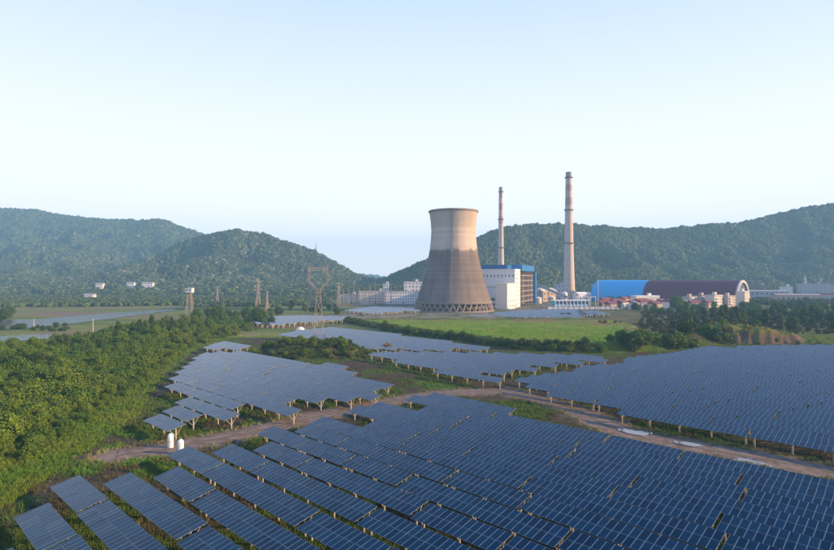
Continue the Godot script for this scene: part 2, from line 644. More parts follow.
func post_places(n: int) -> Array:
	var half := n * MW / 2.0 - 0.45
	var c := 5 if n > 15 else 3
	var r := []
	for k in c: r.append(lerpf(-half, half, k / float(c - 1)))
	return r


func add_bracket(s: Shape, x: float, tl: Transform3D) -> void:
	s.bar(tl * Vector3(x, -0.13, -1.55), tl * Vector3(x, -0.13, 1.55), 0.07, 0.1)
	s.bar(Vector3(x, 0.85, 0.1), tl * Vector3(x, -0.15, 1.1), 0.07)
	s.bar(Vector3(x, 0.85, -0.1), tl * Vector3(x, -0.15, -1.1), 0.07)
	s.bar(Vector3(x, 1.55, 0), tl * Vector3(x, -0.12, 0), 0.16)


func solar_table(n: int, p: Vector3, label: String, group: String, fine: bool, wobble: float) -> void:
	var t := thing("solar_table", label, "solar array", p, -AZ + wobble, group)
	t.rotation.z = wobble * 0.7
	var tl := Transform3D(Basis(Vector3.RIGHT, TILT), Vector3(0, 2.28, 0))
	if fine:
		for k in n:
			for j in 2:
				var o := part("panel", cache["module%d" % (rng.randi() % 3)], null, t)
				o.transform = tl * Transform3D(Basis.from_euler(Vector3(rng.randfn() * 0.004, 0, rng.randfn() * 0.005)), Vector3((k - (n - 1) / 2.0) * MW, rng.randf_range(-0.004, 0.004), (j - 0.5) * (ML + 0.02)))
		if not cache.has("purlin%d" % n):
			cache["purlin%d" % n] = boxm(n * MW + 0.04, 0.06, 0.06)
			var s := Shape.new()
			add_bracket(s, 0, tl)
			cache["bracket"] = s.mesh()
		for z in [-1.25, -0.4, 0.4, 1.25]:
			var o := part("purlin", cache["purlin%d" % n], M.steel, t)
			o.transform = tl * Transform3D(Basis(), Vector3(0, -0.055, z))
		for x in post_places(n): part("bracket", cache["bracket"], M.steel, t, Vector3(x, 0, 0))
	else:
		var o := part("panel_surface", cache["face%d" % n], null, t)
		o.set_meta("kind", "stuff")
		part("frame", cache["frame%d" % n], M.steel, t)
	for x in post_places(n): part("post", cache["post"], M.concrete, t, Vector3(x, 0, 0))


func ordinal(n: int) -> String:
	var w := ["first", "second", "third", "fourth", "fifth", "sixth", "seventh", "eighth", "ninth", "tenth", "eleventh", "twelfth", "thirteenth", "fourteenth", "fifteenth", "sixteenth", "seventeenth", "eighteenth", "nineteenth"]
	if n < 20: return w[n - 1]
	var tens := ["twent", "thirt", "fort", "fift", "sixt"]
	return tens[n / 10 - 2] + ("ieth" if n % 10 == 0 else "y-" + w[n % 10 - 1])


func row_point(s: float, t: float) -> Vector2:            # (x, depth) of the rows' own coordinates
	return Vector2(sin(AZ) * s + cos(AZ) * t, cos(AZ) * s - sin(AZ) * t)


func build_solar() -> void:
	for k in 3: cache["module%d" % k] = module_mesh(M["glass%d" % k])
	cache["post"] = lathe([[0.0, -0.5], [0.15, -0.5], [0.15, 1.7], [0.12, 1.74], [0.0, 1.74]], 10)
	table_pieces(13)
	table_pieces(26)
	var near_starts := {0: -75.1, 1: -82.9, 2: -79.2, 3: -76.6, 4: -85.1, 5: -81.3, 6: -78.2, 7: -86.2, 8: -82.6}
	var firsts := {0: 13, 1: 13, 2: 26, 3: 13, 4: 13, 5: 13, 6: 13, 7: 13, 8: 13}
	var spots := []
	for b in ["A", "B", "B2", "C1", "C2", "D", "E", "F", "G"]:
		var pl: PackedVector2Array = polys[b]
		var s_lo := 1e9
		var s_hi := -1e9
		for p in pl:
			var s := p.x * sin(AZ) + p.y * cos(AZ)
			s_lo = minf(s_lo, s)
			s_hi = maxf(s_hi, s)
		for k in range(int((s_lo - 12.75) / 5.12) - 1, int((s_hi - 12.75) / 5.12) + 2):
			var s := 12.75 + 5.12 * k + 1.64
			var t := -700.0
			var from := 1e9
			while t < 700.0:
				var inside := Geometry2D.is_point_in_polygon(row_point(s, t), pl)
				for hole in polys.holes:
					if inside and Geometry2D.is_point_in_polygon(row_point(s, t), hole): inside = false
				if inside and from > 1e8: from = t
				if from < 1e8 and (not inside or t > 699.0):
					var len_ := t - from
					var cur := from
					if b == "A" and near_starts.has(k) and from < -55.0:
						len_ += from - near_starts[k]
						cur = near_starts[k]
					var left := int(round(len_ / 11.65))
					var first := true
					while left > 0:
						var n := 26 if left >= 2 and rng.randf() < 0.62 else 13
						if first and b == "A" and firsts.has(k): n = firsts[k]
						first = false
						var q := row_point(s, cur + n * MW / 2.0)
						spots.append({"p": q, "n": n, "b": b, "d": q.y, "k": k})
						cur += n * MW + 0.38
						left -= 2 if n == 26 else 1
					from = 1e9
				t += 0.5
	var shown := []
	for q in spots:
		if q.d < 6.0: continue
		var u: float = 417.0 + F * q.p.x / q.d
		var v: float = YH + F * (CH - 2.3) / q.d
		var m: float = 60.0 + 12.0 * F / q.d
		if u < -m or u > 834 + m or v > 550 + m * 0.7: continue
		shown.append(q)
	shown.sort_custom(func(a, c): return a.d < c.d)
	# which row and which place in its row, counted from things that can be found in the scene
	var near := {"A": "dirt track", "B": "thicket corner", "B2": "thicket", "C1": "mound", "C2": "mound", "D": "dirt track", "E": "pylon", "F": "lawn", "G": "lawn"}
	var ends := {"A": "thicket end", "B": "thicket end", "B2": "thicket end", "C1": "mound end", "C2": "mound end", "D": "lawn end", "E": "thicket end", "F": "tower end", "G": "switchyard end"}
	var what := {"A": "large dark array", "B": "pale array", "B2": "small array", "C1": "array behind the mound", "C2": "narrow array", "D": "wide array", "E": "far strip", "F": "yard strip", "G": "office strip"}
	var rows := {}
	for q in shown:
		if not rows.has(q.b): rows[q.b] = {}
		if not rows[q.b].has(q.k): rows[q.b][q.k] = []
		rows[q.b][q.k].append(q)
	for b in rows:
		var ks: Array = rows[b].keys()
		ks.sort()
		if b == "A": ks.reverse()
		for j in ks.size():
			var row: Array = rows[b][ks[j]]
			row.sort_custom(func(a, c): return a.p.x < c.p.x)
			for i in row.size(): row[i].label = "%s solar table from the %s, %s row from the %s, %s" % [ordinal(i + 1), ends[b], ordinal(j + 1), near[b], what[b]]
	var far := {13: [], 26: []}
	var count := 0
	for q in shown:
		var y := ground_height(q.p.x, q.d) * 0.6 + rng.randf_range(-0.035, 0.035)
		var wob := rng.randfn() * 0.004
		var p := Vector3(q.p.x, y, -q.d)
		if count < 300: solar_table(q.n, p, q.label, "solar tables of the " + what[q.b], q.d < 82.0, wob)
		else: far[q.n].append([p, 1.0, -AZ + wob])
		count += 1
	print("tables ", count)
	var host := Node3D.new()
	host.name = numbered("far_solar_arrays")
	add_child(host)
	meta(host, "rows of far solar tables reaching back to the power station", "solar array", "", "stuff")
	for n in far:
		if far[n].is_empty(): continue
		for k in 2:
			var mm := MultiMesh.new()
			mm.transform_format = MultiMesh.TRANSFORM_3D
			mm.mesh = cache[("face%d" if k == 0 else "stand%d") % n]
			mm.instance_count = far[n].size()
			var buf := PackedFloat32Array()
			for q in far[n]:
				var an: float = q[2]
				buf.append_array(PackedFloat32Array([cos(an), 0, sin(an), q[0].x, 0, 1, 0, q[0].y, -sin(an), 0, cos(an), q[0].z]))
			mm.buffer = buf
			var f := MultiMeshInstance3D.new()
			f.name = "panels" if k == 0 else "stands"
			f.multimesh = mm
			if k == 1: f.material_override = M.steel
			f.set_meta("kind", "stuff")
			host.add_child(f, true)


# ---------------------------------------------------------------- power station
func tower_stain(an: float, f: float, y: float) -> Color:    # damp, soot-darkened concrete below, paler above
	var px := cos(an) * 30.0
	var pz := sin(an) * 30.0
	var big := noise.get_noise_3d(px * 2.0, y * 1.0, pz * 2.0)
	var streak := noise2.get_noise_3d(px * 7.0, y * 0.5, pz * 7.0)
	var lift := noise2.get_noise_2d(floorf(y / 1.9) * 37.0, 4.0)
	var light := Color(0.50, 0.41, 0.34).lerp(Color(0.42, 0.35, 0.28), clampf(0.4 + big * 1.6 + streak * 0.6, 0, 1))
	var dark := Color(0.20, 0.165, 0.14).lerp(Color(0.145, 0.122, 0.107), clampf(0.5 + big * 1.4 + streak * 1.1, 0, 1))
	if f > 0.80: light = light.lerp(Color(0.36, 0.30, 0.24), clampf(0.5 + streak + lift, 0, 1) * 0.7)
	var edge := 0.56 + big * 0.03 + streak * 0.016
	var c := dark.lerp(light, smoothstep(edge - 0.02, edge + 0.03, f))
	var g := 1.0 + lift * 0.18
	return Color(c.r * g, c.g * g, c.b * g)


func cooling_tower() -> void:
	var D := 500.0
	var t := thing("cooling_tower", "tall hyperbolic concrete cooling tower with dark stained lower half", "cooling tower", at_depth(453.5, D))
	var H := height_of(211.0, D)
	var y0 := 7.5
	var prof := []
	for k in 91:
		var f := k / 90.0
		var y := lerpf(y0, H, f)
		var thr := 0.80
		var r := 20.0 * sqrt(1.0 + pow((f - thr) / (0.58 if f < thr else 0.42), 2.0) * (0.98 if f < thr else 1.0))
		if f > thr: r = lerpf(20.1, 22.0, pow((f - thr) / (1 - thr), 1.6))
		prof.append([r, y])
	var m := mat(Color(1, 1, 1), 0.9, 0.25)
	m.vertex_color_use_as_albedo = true
	var sh := part("shell", lathe(prof, 220, true), m, t)
	var inner := []
	for k in range(90, -1, -6): inner.append([prof[k][0] - 0.5, prof[k][1]])
	part("inner_shell", lathe(inner, 96), M.concrete_pale, sh)
	var rt: float = prof[90][0]
	part("rim", lathe([[rt - 0.5, H - 0.3], [rt + 0.05, H - 1.5], [rt + 0.4, H - 1.4], [rt + 0.4, H], [rt - 0.5, H + 0.02]], 96), M.concrete_dark, t)
	var rb: float = prof[0][0]
	part("ring_beam", lathe([[rb - 0.6, y0 - 0.7], [rb + 0.5, y0 - 0.7], [rb + 0.45, y0 + 0.8], [rb - 0.02, y0 + 0.9]], 96), M.concrete_dark, t)
	var n := 40
	for k in n:
		var a := TAU * k / n
		for e in [-0.5, 0.5]:
			var b: float = a + TAU / n * e
			var s := Shape.new()
			s.bar(Vector3(cos(a) * (rb + 1.3), 0.0, sin(a) * (rb + 1.3)), Vector3(cos(b) * rb, y0 - 0.5, sin(b) * rb), 0.8)
			part("column", s.mesh(), M.tower_leg, t)
	part("basin_wall", lathe([[rb + 2.4, -0.4], [rb + 2.4, 1.2], [rb + 2.0, 1.2], [rb + 2.0, -0.4]], 96), M.concrete_dark, t)
	part("fill_pack", lathe([[0.0, 0.3], [rb - 4.5, 0.3], [rb - 4.8, y0 - 1.5], [0.0, y0 - 1.5]], 64), M.tower_leg, t)
	# the ladder runs up the side that faces the field
	var lad := Shape.new()
	var an := PI / 2 + 0.13
	for k in range(0, 90, 2):
		for e in [-0.012, 0.012]:
			var p := Vector3(cos(an + e) * (prof[k][0] + 0.4), prof[k][1], sin(an + e) * (prof[k][0] + 0.4))
			var q := Vector3(cos(an + e) * (prof[k + 2][0] + 0.4), prof[k + 2][1], sin(an + e) * (prof[k + 2][0] + 0.4))
			lad.bar(p, q, 0.16)
		lad.bar(Vector3(cos(an - 0.012) * (prof[k][0] + 0.4), prof[k][1], sin(an - 0.012) * (prof[k][0] + 0.4)), Vector3(cos(an + 0.012) * (prof[k][0] + 0.4), prof[k][1], sin(an + 0.012) * (prof[k][0] + 0.4)), 0.14)
	part("ladder", lad.mesh(), M.ladder, t)
	var door := boxp("access_door", 2.4, 3.0, 0.8, M.ladder, t, Vector3(cos(an) * (prof[50][0] + 0.1), prof[50][1], sin(an) * (prof[50][0] + 0.1)))
	door.rotation.y = -0.13


func chimney_radius(y: float, H: float, r0: float, r1: float) -> float:
	return lerpf(r0, r1, pow(y / H, 0.62))


func chimney(u: float, D: float, v_top: float, r0: float, r1: float, label: String, bands: Array) -> void:
	var t := thing("chimney", label, "chimney", at_depth(u, D), 0.0)
	var H := height_of(v_top, D)
	var last := 0.0
	for b in bands:                       # [fraction of the height where the section ends, material]
		var prof := []
		for k in 9:
			var y := lerpf(last, H * b[0], k / 8.0) - (0.5 if last == 0.0 and k == 0 else 0.0)
			prof.append([chimney_radius(maxf(y, 0.0), H, r0, r1), y])
		part("shaft" if last == 0.0 else "painted_band", lathe(prof, 40), b[1], t)
		last = H * b[0]
	part("flue_mouth", lathe([[r1, H], [r1 - 0.6, H], [r1 - 0.7, H - 8], [0, H - 8]], 40), M.bandgrey, t)
	for f in [0.44, 0.70, 0.955]:
		var y: float = H * f
		var r: float = chimney_radius(y, H, r0, r1)
		var pl := part("platform", lathe([[r, y - 0.5], [r + 1.3, y - 0.3], [r + 1.3, y], [r, y]], 40), M.rust, t)
		part("railing", lathe([[r + 1.25, y], [r + 1.3, y + 1.1], [r + 1.2, y + 1.1], [r + 1.2, y]], 40), M.rust, pl)
	var lad := Shape.new()
	for k in 20:
		var ya := H * k / 20.0
		var yb := H * (k + 1) / 20.0
		lad.bar(Vector3(-0.4, ya, chimney_radius(ya, H, r0, r1) + 0.25), Vector3(-0.4, yb, chimney_radius(yb, H, r0, r1) + 0.25), 0.3)
	part("ladder", lad.mesh(), M.rust, t)


func windows(parent: Node, w: float, y0: float, y1: float, z: float, floors: int, cols: int, m: Material, wide := 0.44, tall := 0.44, x_mid := 0.0) -> void:
	var fh := (y1 - y0) / floors
	var cw := w / cols
	for f in floors:
		for c in cols:
			var x := -w / 2 + cw * (c + 0.5) + x_mid
			var y := y0 + fh * (f + 0.5)
			var fr := boxp("window", cw * wide, fh * tall, 0.16, M.white_frame, parent, Vector3(x, y, z))
			boxp("pane", cw * wide - 0.24, fh * tall - 0.24, 0.1, m, fr, Vector3(0, 0, 0.05))


func gable(w: float, d: float, h: float, over := 0.5) -> ArrayMesh:     # ridge along x
	var s := Shape.new()
	var x := w / 2 + over
	var z := d / 2 + over
	s.quad(Vector3(-x, 0, z), Vector3(-x, h, 0), Vector3(x, h, 0), Vector3(x, 0, z))
	s.quad(Vector3(x, 0, -z), Vector3(x, h, 0), Vector3(-x, h, 0), Vector3(-x, 0, -z))
	s.tri(Vector3(x, 0, z), Vector3(x, h, 0), Vector3(x, 0, -z))
	s.tri(Vector3(-x, 0, -z), Vector3(-x, h, 0), Vector3(-x, 0, z))
	s.quad(Vector3(-x, 0, -z), Vector3(-x, 0, z), Vector3(x, 0, z), Vector3(x, 0, -z))
	return s.mesh()


func house(called: String, label: String, p: Vector3, turn: float, w: float, d: float, h: float, wall: Material, roof: Material, roof_h: float, floors: int, cols: int, group := "") -> Node3D:
	var t := thing(called, label, "building", p, turn, group)
	boxp("wall", w, h + 1.0, d, wall, t, Vector3(0, h / 2 - 0.5, 0))
	if roof_h > 0.0: part("roof", gable(w, d, roof_h), roof, t, Vector3(0, h + 0.003, 0))
	else:
		boxp("roof", w + 0.5, 0.5, d + 0.5, roof, t, Vector3(0, h + 0.25, 0))
		boxp("stair_hut", 3.2, 2.4, 3.0, wall, t, Vector3(w * 0.22, h + 1.7, -d * 0.15))
	windows(t, w, 0.4, h, d / 2 + 0.03, floors, cols, M.pane)
	boxp("door", 1.3, 2.2, 0.2, M.dark, t, Vector3(w / cols * 0.5 * (1 - cols % 2), 1.1, d / 2 + 0.05))
	var side := Node3D.new()
	side.name = "side_front"
	t.add_child(side, true)
	side.rotation.y = PI / 2
	windows(side, d, 0.4, h, w / 2 + 0.03, floors, maxi(1, int(d / 5.0)), M.pane)
	return t


func power_house() -> void:
	var p1 := at_depth(515.5, 545.0)
	var t := thing("power_house", "white power house with blue steel frame around its open boiler bay", "power station", p1, atan2(90.0, 36.0) - PI / 2)
	# own axes: +x runs along the open boiler side away from the corner, +z faces the field's right; the long white wall runs along -z... built below
	t.rotation.y = 0
	var ex := Vector3(36.0, 0, -90.0).normalized()      # along the open side, away from the viewer
	t.basis = Basis(-Vector3(90.0, 0, 36.0).normalized(), Vector3.UP, -ex)   # x: along the white wall towards the tower, z: out of the white wall
	var hw := 37.0
	var ht := 43.0
	# turbine hall: white wall, x from 0 to 70, z from -28 to 0
	boxp("turbine_hall", 70, hw + 0.5, 26, M.white, t, Vector3(35.6, hw / 2 - 0.25, -13.4))
	boxp("parapet", 70.6, 1.2, 26.6, M.white_frame, t, Vector3(35.6, hw + 0.6, -13.4))
	for k in 18:
		var w := boxp("window", 1.5, 2.6, 0.3, M.white_frame, t, Vector3(2.4 + k * 3.7, 31.5, -0.34))
		boxp("pane", 1.2, 2.3, 0.1, M.pane_dark, w, Vector3(0, 0, 0.12))
	boxp("stripe", 69.4, 0.8, 0.2, M.greywall, t, Vector3(35.6, 20.5, -0.32))
	for k in 14:
		var w := boxp("window", 3.4, 3.0, 0.3, M.white_frame, t, Vector3(22.0 + k * 3.6, 8.0, -0.34))
		boxp("pane", 3.1, 2.7, 0.1, M.pane_dark, w, Vector3(0, 0, 0.12))
	for k in 14:
		var w := boxp("window", 3.2, 2.4, 0.3, M.white_frame, t, Vector3(22.0 + k * 3.6, 3.0, -0.34))
		boxp("pane", 2.9, 2.1, 0.1, M.pane_dark, w, Vector3(0, 0, 0.12))
	# open boiler bay behind: steel frame from z = -27 to -97, floors and columns
	var bay := Node3D.new()
	bay.name = "boiler_bay"
	t.add_child(bay, true)
	var xs := [0.5, 10.0, 20.0, 30.0, 40.0]
	for k in 8:
		var z := -28.0 - k * 9.6
		for x in xs: boxp("steel_column", 1.0, 38.0, 1.0, M.rust, bay, Vector3(x, 18.5, z))
	for f in 7: boxp("floor_deck", 42.0, 0.6, 69.0, M.rustfloor, bay, Vector3(20.5, 4.5 + f * 5.4, -61.6))
	for f in 7: boxp("handrail", 0.15, 1.1, 67.0, M.rust, bay, Vector3(-0.3, 5.4 + f * 5.4, -61.6))
	for k in 4:
		boxp("boiler", 13.0, 30.0, 12.0, [M.boiler, M.boiler2][k % 2], bay, Vector3(11.5, 18.0, -35.5 - k * 17.0))
		part("duct", lathe([[1.6, 2], [1.6, 30], [0.6, 33]], 14), M.greywall, bay, Vector3(2.4, 0, -44.0 - k * 17.0))
	for f in 6:
		var s := Shape.new()
		for k in 7: s.bar(Vector3(-0.1, 4.8 + f * 5.4, -28.0 - k * 9.6), Vector3(-0.1, 4.8 + f * 5.4 + 5.0, -28.0 - (k + 1) * 9.6), 0.35)
		part("brace", s.mesh(), M.rust, bay)
	boxp("rear_wall", 0.5, 38.0, 70.0, M.greywall, t, Vector3(41.6, 18.5, -61.6))
	# white end wall of the hall with its stair windows
	for f in 8:
		for k in 3: boxp("end_window", 0.3, 1.6, 1.4, M.pane_dark, t, Vector3(0.52, 3.4 + f * 4.2, -5.0 - k * 7.0))
	# blue cladding: a deep band under the roof and the tall end column
	boxp("blue_band", 44.0, 6.4, 71.5, M.blue, t, Vector3(20.6, ht - 3.2, -62.0))
	boxp("blue_column", 46.0, ht - 6.9, 7.0, M.blue, t, Vector3(20.4, (ht - 6.9) / 2, -101.4))
	boxp("blue_roof_house", 30.0, 4.2, 20.0, M.blue_deep, t, Vector3(24.0, hw + 3.4, -14.0))
	for k in 3: boxp("roof_vent", 3.0, 2.0, 3.0, M.white, t, Vector3(44.0 + k * 8.0, hw + 2.2, -12.0))


func arch(a: float, g: float) -> Vector3:
	return Vector3(0, sin(a) * (26.8 + g), cos(a) * (24.0 + g))


func vault(x0: float, x1: float, g: float, rings: int) -> ArrayMesh:
	var s := Shape.new()
	for k in 40:
		var a := PI * k / 40.0
		var b := PI * (k + 1) / 40.0
		for r in rings:
			var xa := lerpf(x0, x1, r / float(rings))
			var xb := lerpf(x0, x1, (r + 1) / float(rings))
			var p: Vector3 = arch(a, g)
			var q: Vector3 = arch(b, g)
			var vx := Vector3(1, 0, 0)
			s.quad(p + vx * xa, q + vx * xa, q + vx * xb, p + vx * xb)
	return s.mesh()


func annex() -> void:
	var t := thing("annex_block", "plain cream white block standing before the power house's corner", "building", at_depth(506, 530), 0.95)
	boxp("wall", 19.0, 24.0, 12.0, M.white, t, Vector3(0, 11.5, 0))
	boxp("roof", 19.5, 0.7, 12.5, M.white_frame, t, Vector3(0, 23.85, 0))
	for f in 2:
		for k in 4:
			var w := boxp("window", 1.4, 1.7, 0.2, M.white_frame, t, Vector3(-6.6 + k * 4.4, 3.0 + f * 4.5, 6.02))
			boxp("pane", 1.15, 1.45, 0.1, M.pane_dark, w, Vector3(0, 0, 0.08))
	boxp("door", 3.0, 3.4, 0.2, M.greywall, t, Vector3(8.0, 1.7, 6.04))


func coal_shed() -> void:
	var ax := Vector3(0.695, 0, 0.72).normalized()
	var end := at_depth(743.0, 620.0)
	var L := 172.0
	var t := thing("coal_shed", "long barrel vaulted coal shed, blue and maroon with white rimmed end", "shed", end)
	t.basis = Basis(ax, Vector3.UP, ax.cross(Vector3.UP))
	part("maroon_vault", vault(-L * 0.60, 0.0, 0.0, 1), M.maroon, t)
	part("blue_vault", vault(-L, -L * 0.60, 0.0, 1), M.skyblue, t)
	for k in 26:                          # standing ribs of the sheeting
		var x := -L + 2.0 + k * 6.6
		if x < -1: part("rib", vault(x, x + 0.35, 0.22, 1), M.skyblue if x < -L * 0.605 else M.maroon, t)
	# white end rim
	var rim := Shape.new()
	for k in 40:
		var a := PI * k / 40.0
		var b := PI * (k + 1) / 40.0
		var p: Vector3 = arch(a, 0.3)
		var q: Vector3 = arch(b, 0.3)
		var p2: Vector3 = arch(a, -2.6)
		var q2: Vector3 = arch(b, -2.6)
		var o := Vector3(0.6, 0, 0)
		rim.quad(p + o, q + o, q2 + o, p2 + o)
		rim.quad(p - o * 2, q - o * 2, q + o, p + o)
		rim.quad(p2 + o, q2 + o, q2 - o * 2, p2 - o * 2)
	part("end_rim", rim.mesh(), M.rimgrey, t)
	var gab := Shape.new()                # end wall, open below
	for k in 40:
		var a := PI * k / 40.0
		var b := PI * (k + 1) / 40.0
		var p: Vector3 = arch(a, -1.0)
		var q: Vector3 = arch(b, -1.0)
		if p.y > 6.0 or q.y > 6.0: gab.quad(Vector3(-1.2, maxf(p.y, 6), p.z), Vector3(-1.2, maxf(q.y, 6), q.z), Vector3(-1.2, 6, q.z), Vector3(-1.2, 6, p.z))
	part("end_wall", gab.mesh(), M.shedwall, t)
	var far := Shape.new()
	for k in 40:
		var p: Vector3 = arch(PI * k / 40.0, 0.0)
		var q: Vector3 = arch(PI * (k + 1) / 40.0, 0.0)
		far.quad(Vector3(-L, 0, p.z), Vector3(-L, 0, q.z), Vector3(-L, q.y, q.z), Vector3(-L, p.y, p.z))
	part("far_end_wall", far.mesh(), M.skyblue, t)


# ---------------------------------------------------------------- pylons
func lattice(s: Shape, levels: Array, w: float) -> void:      # levels of [y, half width x, half width z]
	for k in levels.size() - 1:
		var a: Array = levels[k]
		var b: Array = levels[k + 1]
		var pa := [Vector3(-a[1], a[0], -a[2]), Vector3(a[1], a[0], -a[2]), Vector3(a[1], a[0], a[2]), Vector3(-a[1], a[0], a[2])]
		var pb := [Vector3(-b[1], b[0], -b[2]), Vector3(b[1], b[0], -b[2]), Vector3(b[1], b[0], b[2]), Vector3(-b[1], b[0], b[2])]
		for j in 4:
			s.bar(pa[j], pb[j], w * 1.5)
			s.bar(pa[j], pb[(j + 1) % 4], w)
			s.bar(pa[(j + 1) % 4], pb[j], w)
			s.bar(pb[j], pb[(j + 1) % 4], w)


func cat_pylon(p: Vector3, turn: float, H: float, label: String) -> void:
	var t := thing("lattice_pylon", label, "pylon", p, turn)
	var k := H / 33.0
	var s := Shape.new()
	lattice(s, [[-0.5, 2.6 * k, 2.6 * k], [6 * k, 2.1 * k, 2.1 * k], [12 * k, 1.6 * k, 1.6 * k], [18 * k, 1.15 * k, 1.15 * k], [23 * k, 0.8 * k, 0.8 * k]], 0.11)
	part("body", s.mesh(), M.pylon, t)
	for e in [-1.0, 1.0]:
		var a := Shape.new()
		var pts := [Vector3(0.5 * e, 23 * k, 0), Vector3(4.0 * e * k, 27 * k, 0), Vector3(3.4 * e * k, 33 * k, 0)]
		for z in [-0.6, 0.6]:
			for j in 2:
				a.bar(pts[j] + Vector3(0, 0, z), pts[j + 1] + Vector3(0, 0, z), 0.18)
				a.bar(pts[j] + Vector3(0.9 * e, 0, z), pts[j + 1] + Vector3(0.9 * e, 0, z), 0.15)
				for q in 4: a.bar(pts[j].lerp(pts[j + 1], q / 4.0) + Vector3(0, 0, z), pts[j].lerp(pts[j + 1], (q + 1) / 4.0) + Vector3(0.9 * e, 0, z), 0.13)
		a.bar(Vector3(4.6 * e * k, 27.6 * k, 0), Vector3(6.2 * e * k, 28.4 * k, 0), 0.2)
		a.bar(Vector3(4.2 * e * k, 30 * k, 0), Vector3(6.2 * e * k, 28.4 * k, 0), 0.2)
		part("arm", a.mesh(), M.pylon, t)
		var ins := part("insulator", lathe([[0.0, -2.4], [0.16, -2.3], [0.16, 0], [0.0, 0]], 8), M.dark, t, Vector3(6.1 * e * k, 28.3 * k, 0))
		ins.rotation.z = 0.0
	var top := Shape.new()
	for z in [-0.6, 0.6]:
		top.bar(Vector3(-4.3 * k, 33 * k, z), Vector3(4.3 * k, 33 * k, z), 0.26)
		top.bar(Vector3(-4.3 * k, 32 * k, z), Vector3(4.3 * k, 32 * k, z), 0.2)
		for q in 8: top.bar(Vector3((-4.3 + q * 1.075) * k, (32 + q % 2) * k, z), Vector3((-4.3 + (q + 1) * 1.075) * k, (33 - q % 2) * k, z), 0.13)
	for e in [-1.0, 1.0]: top.bar(Vector3(4.0 * e * k, 33 * k, 0), Vector3(4.4 * e * k, 35 * k, 0), 0.2)
	part("crossbeam", top.mesh(), M.pylon, t)


func arm_pylon(p: Vector3, turn: float, H: float, label: String, w := 0.2) -> void:
	var t := thing("lattice_pylon", label, "pylon", p, turn)
	var s := Shape.new()
	lattice(s, [[-0.5, H * 0.085, H * 0.085], [H * 0.2, H * 0.065, H * 0.065], [H * 0.4, H * 0.045, H * 0.045], [H * 0.6, H * 0.03, H * 0.03], [H * 0.8, H * 0.02, H * 0.02], [H, 0.15, 0.15]], w)
	part("body", s.mesh(), M.pylon, t)
	for f in [0.62, 0.76, 0.90]:
		var a := Shape.new()
		var r: float = H * (0.17 if f < 0.7 else 0.14)
		for e in [-1.0, 1.0]:
			a.bar(Vector3(0, H * f, 0.3), Vector3(r * e, H * f, 0), w)
			a.bar(Vector3(0, H * (f + 0.05), 0), Vector3(r * e, H * f, 0), w)
			a.bar(Vector3(0, H * f, -0.3), Vector3(r * e, H * f, 0), w)
		part("crossarm", a.mesh(), M.pylon, t)


func pole(u: float, D: float, v_top: float, label: String, arms := false, r := 0.18) -> void:
	var t := thing("utility_pole", label, "pole", at_depth(u, D))
	var H := height_of(v_top, D)
	part("shaft", lathe([[r * 1.4, -0.5], [r, H], [0, H + 0.05]], 8), M.concrete_pale, t)
	if arms:
		boxp("crossarm", 2.4, 0.16, 0.16, M.steel, t, Vector3(0, H - 0.6, 0))
		for e in [-1, 0, 1]: part("insulator", lathe([[0.0, 0], [0.1, 0.02], [0.08, 0.35], [0, 0.4]], 6), M.dark, t, Vector3(e * 1.05, H - 0.5, 0))
	else: boxp("cap", r * 3, 0.5, r * 3, M.steel, t, Vector3(0, H, 0))


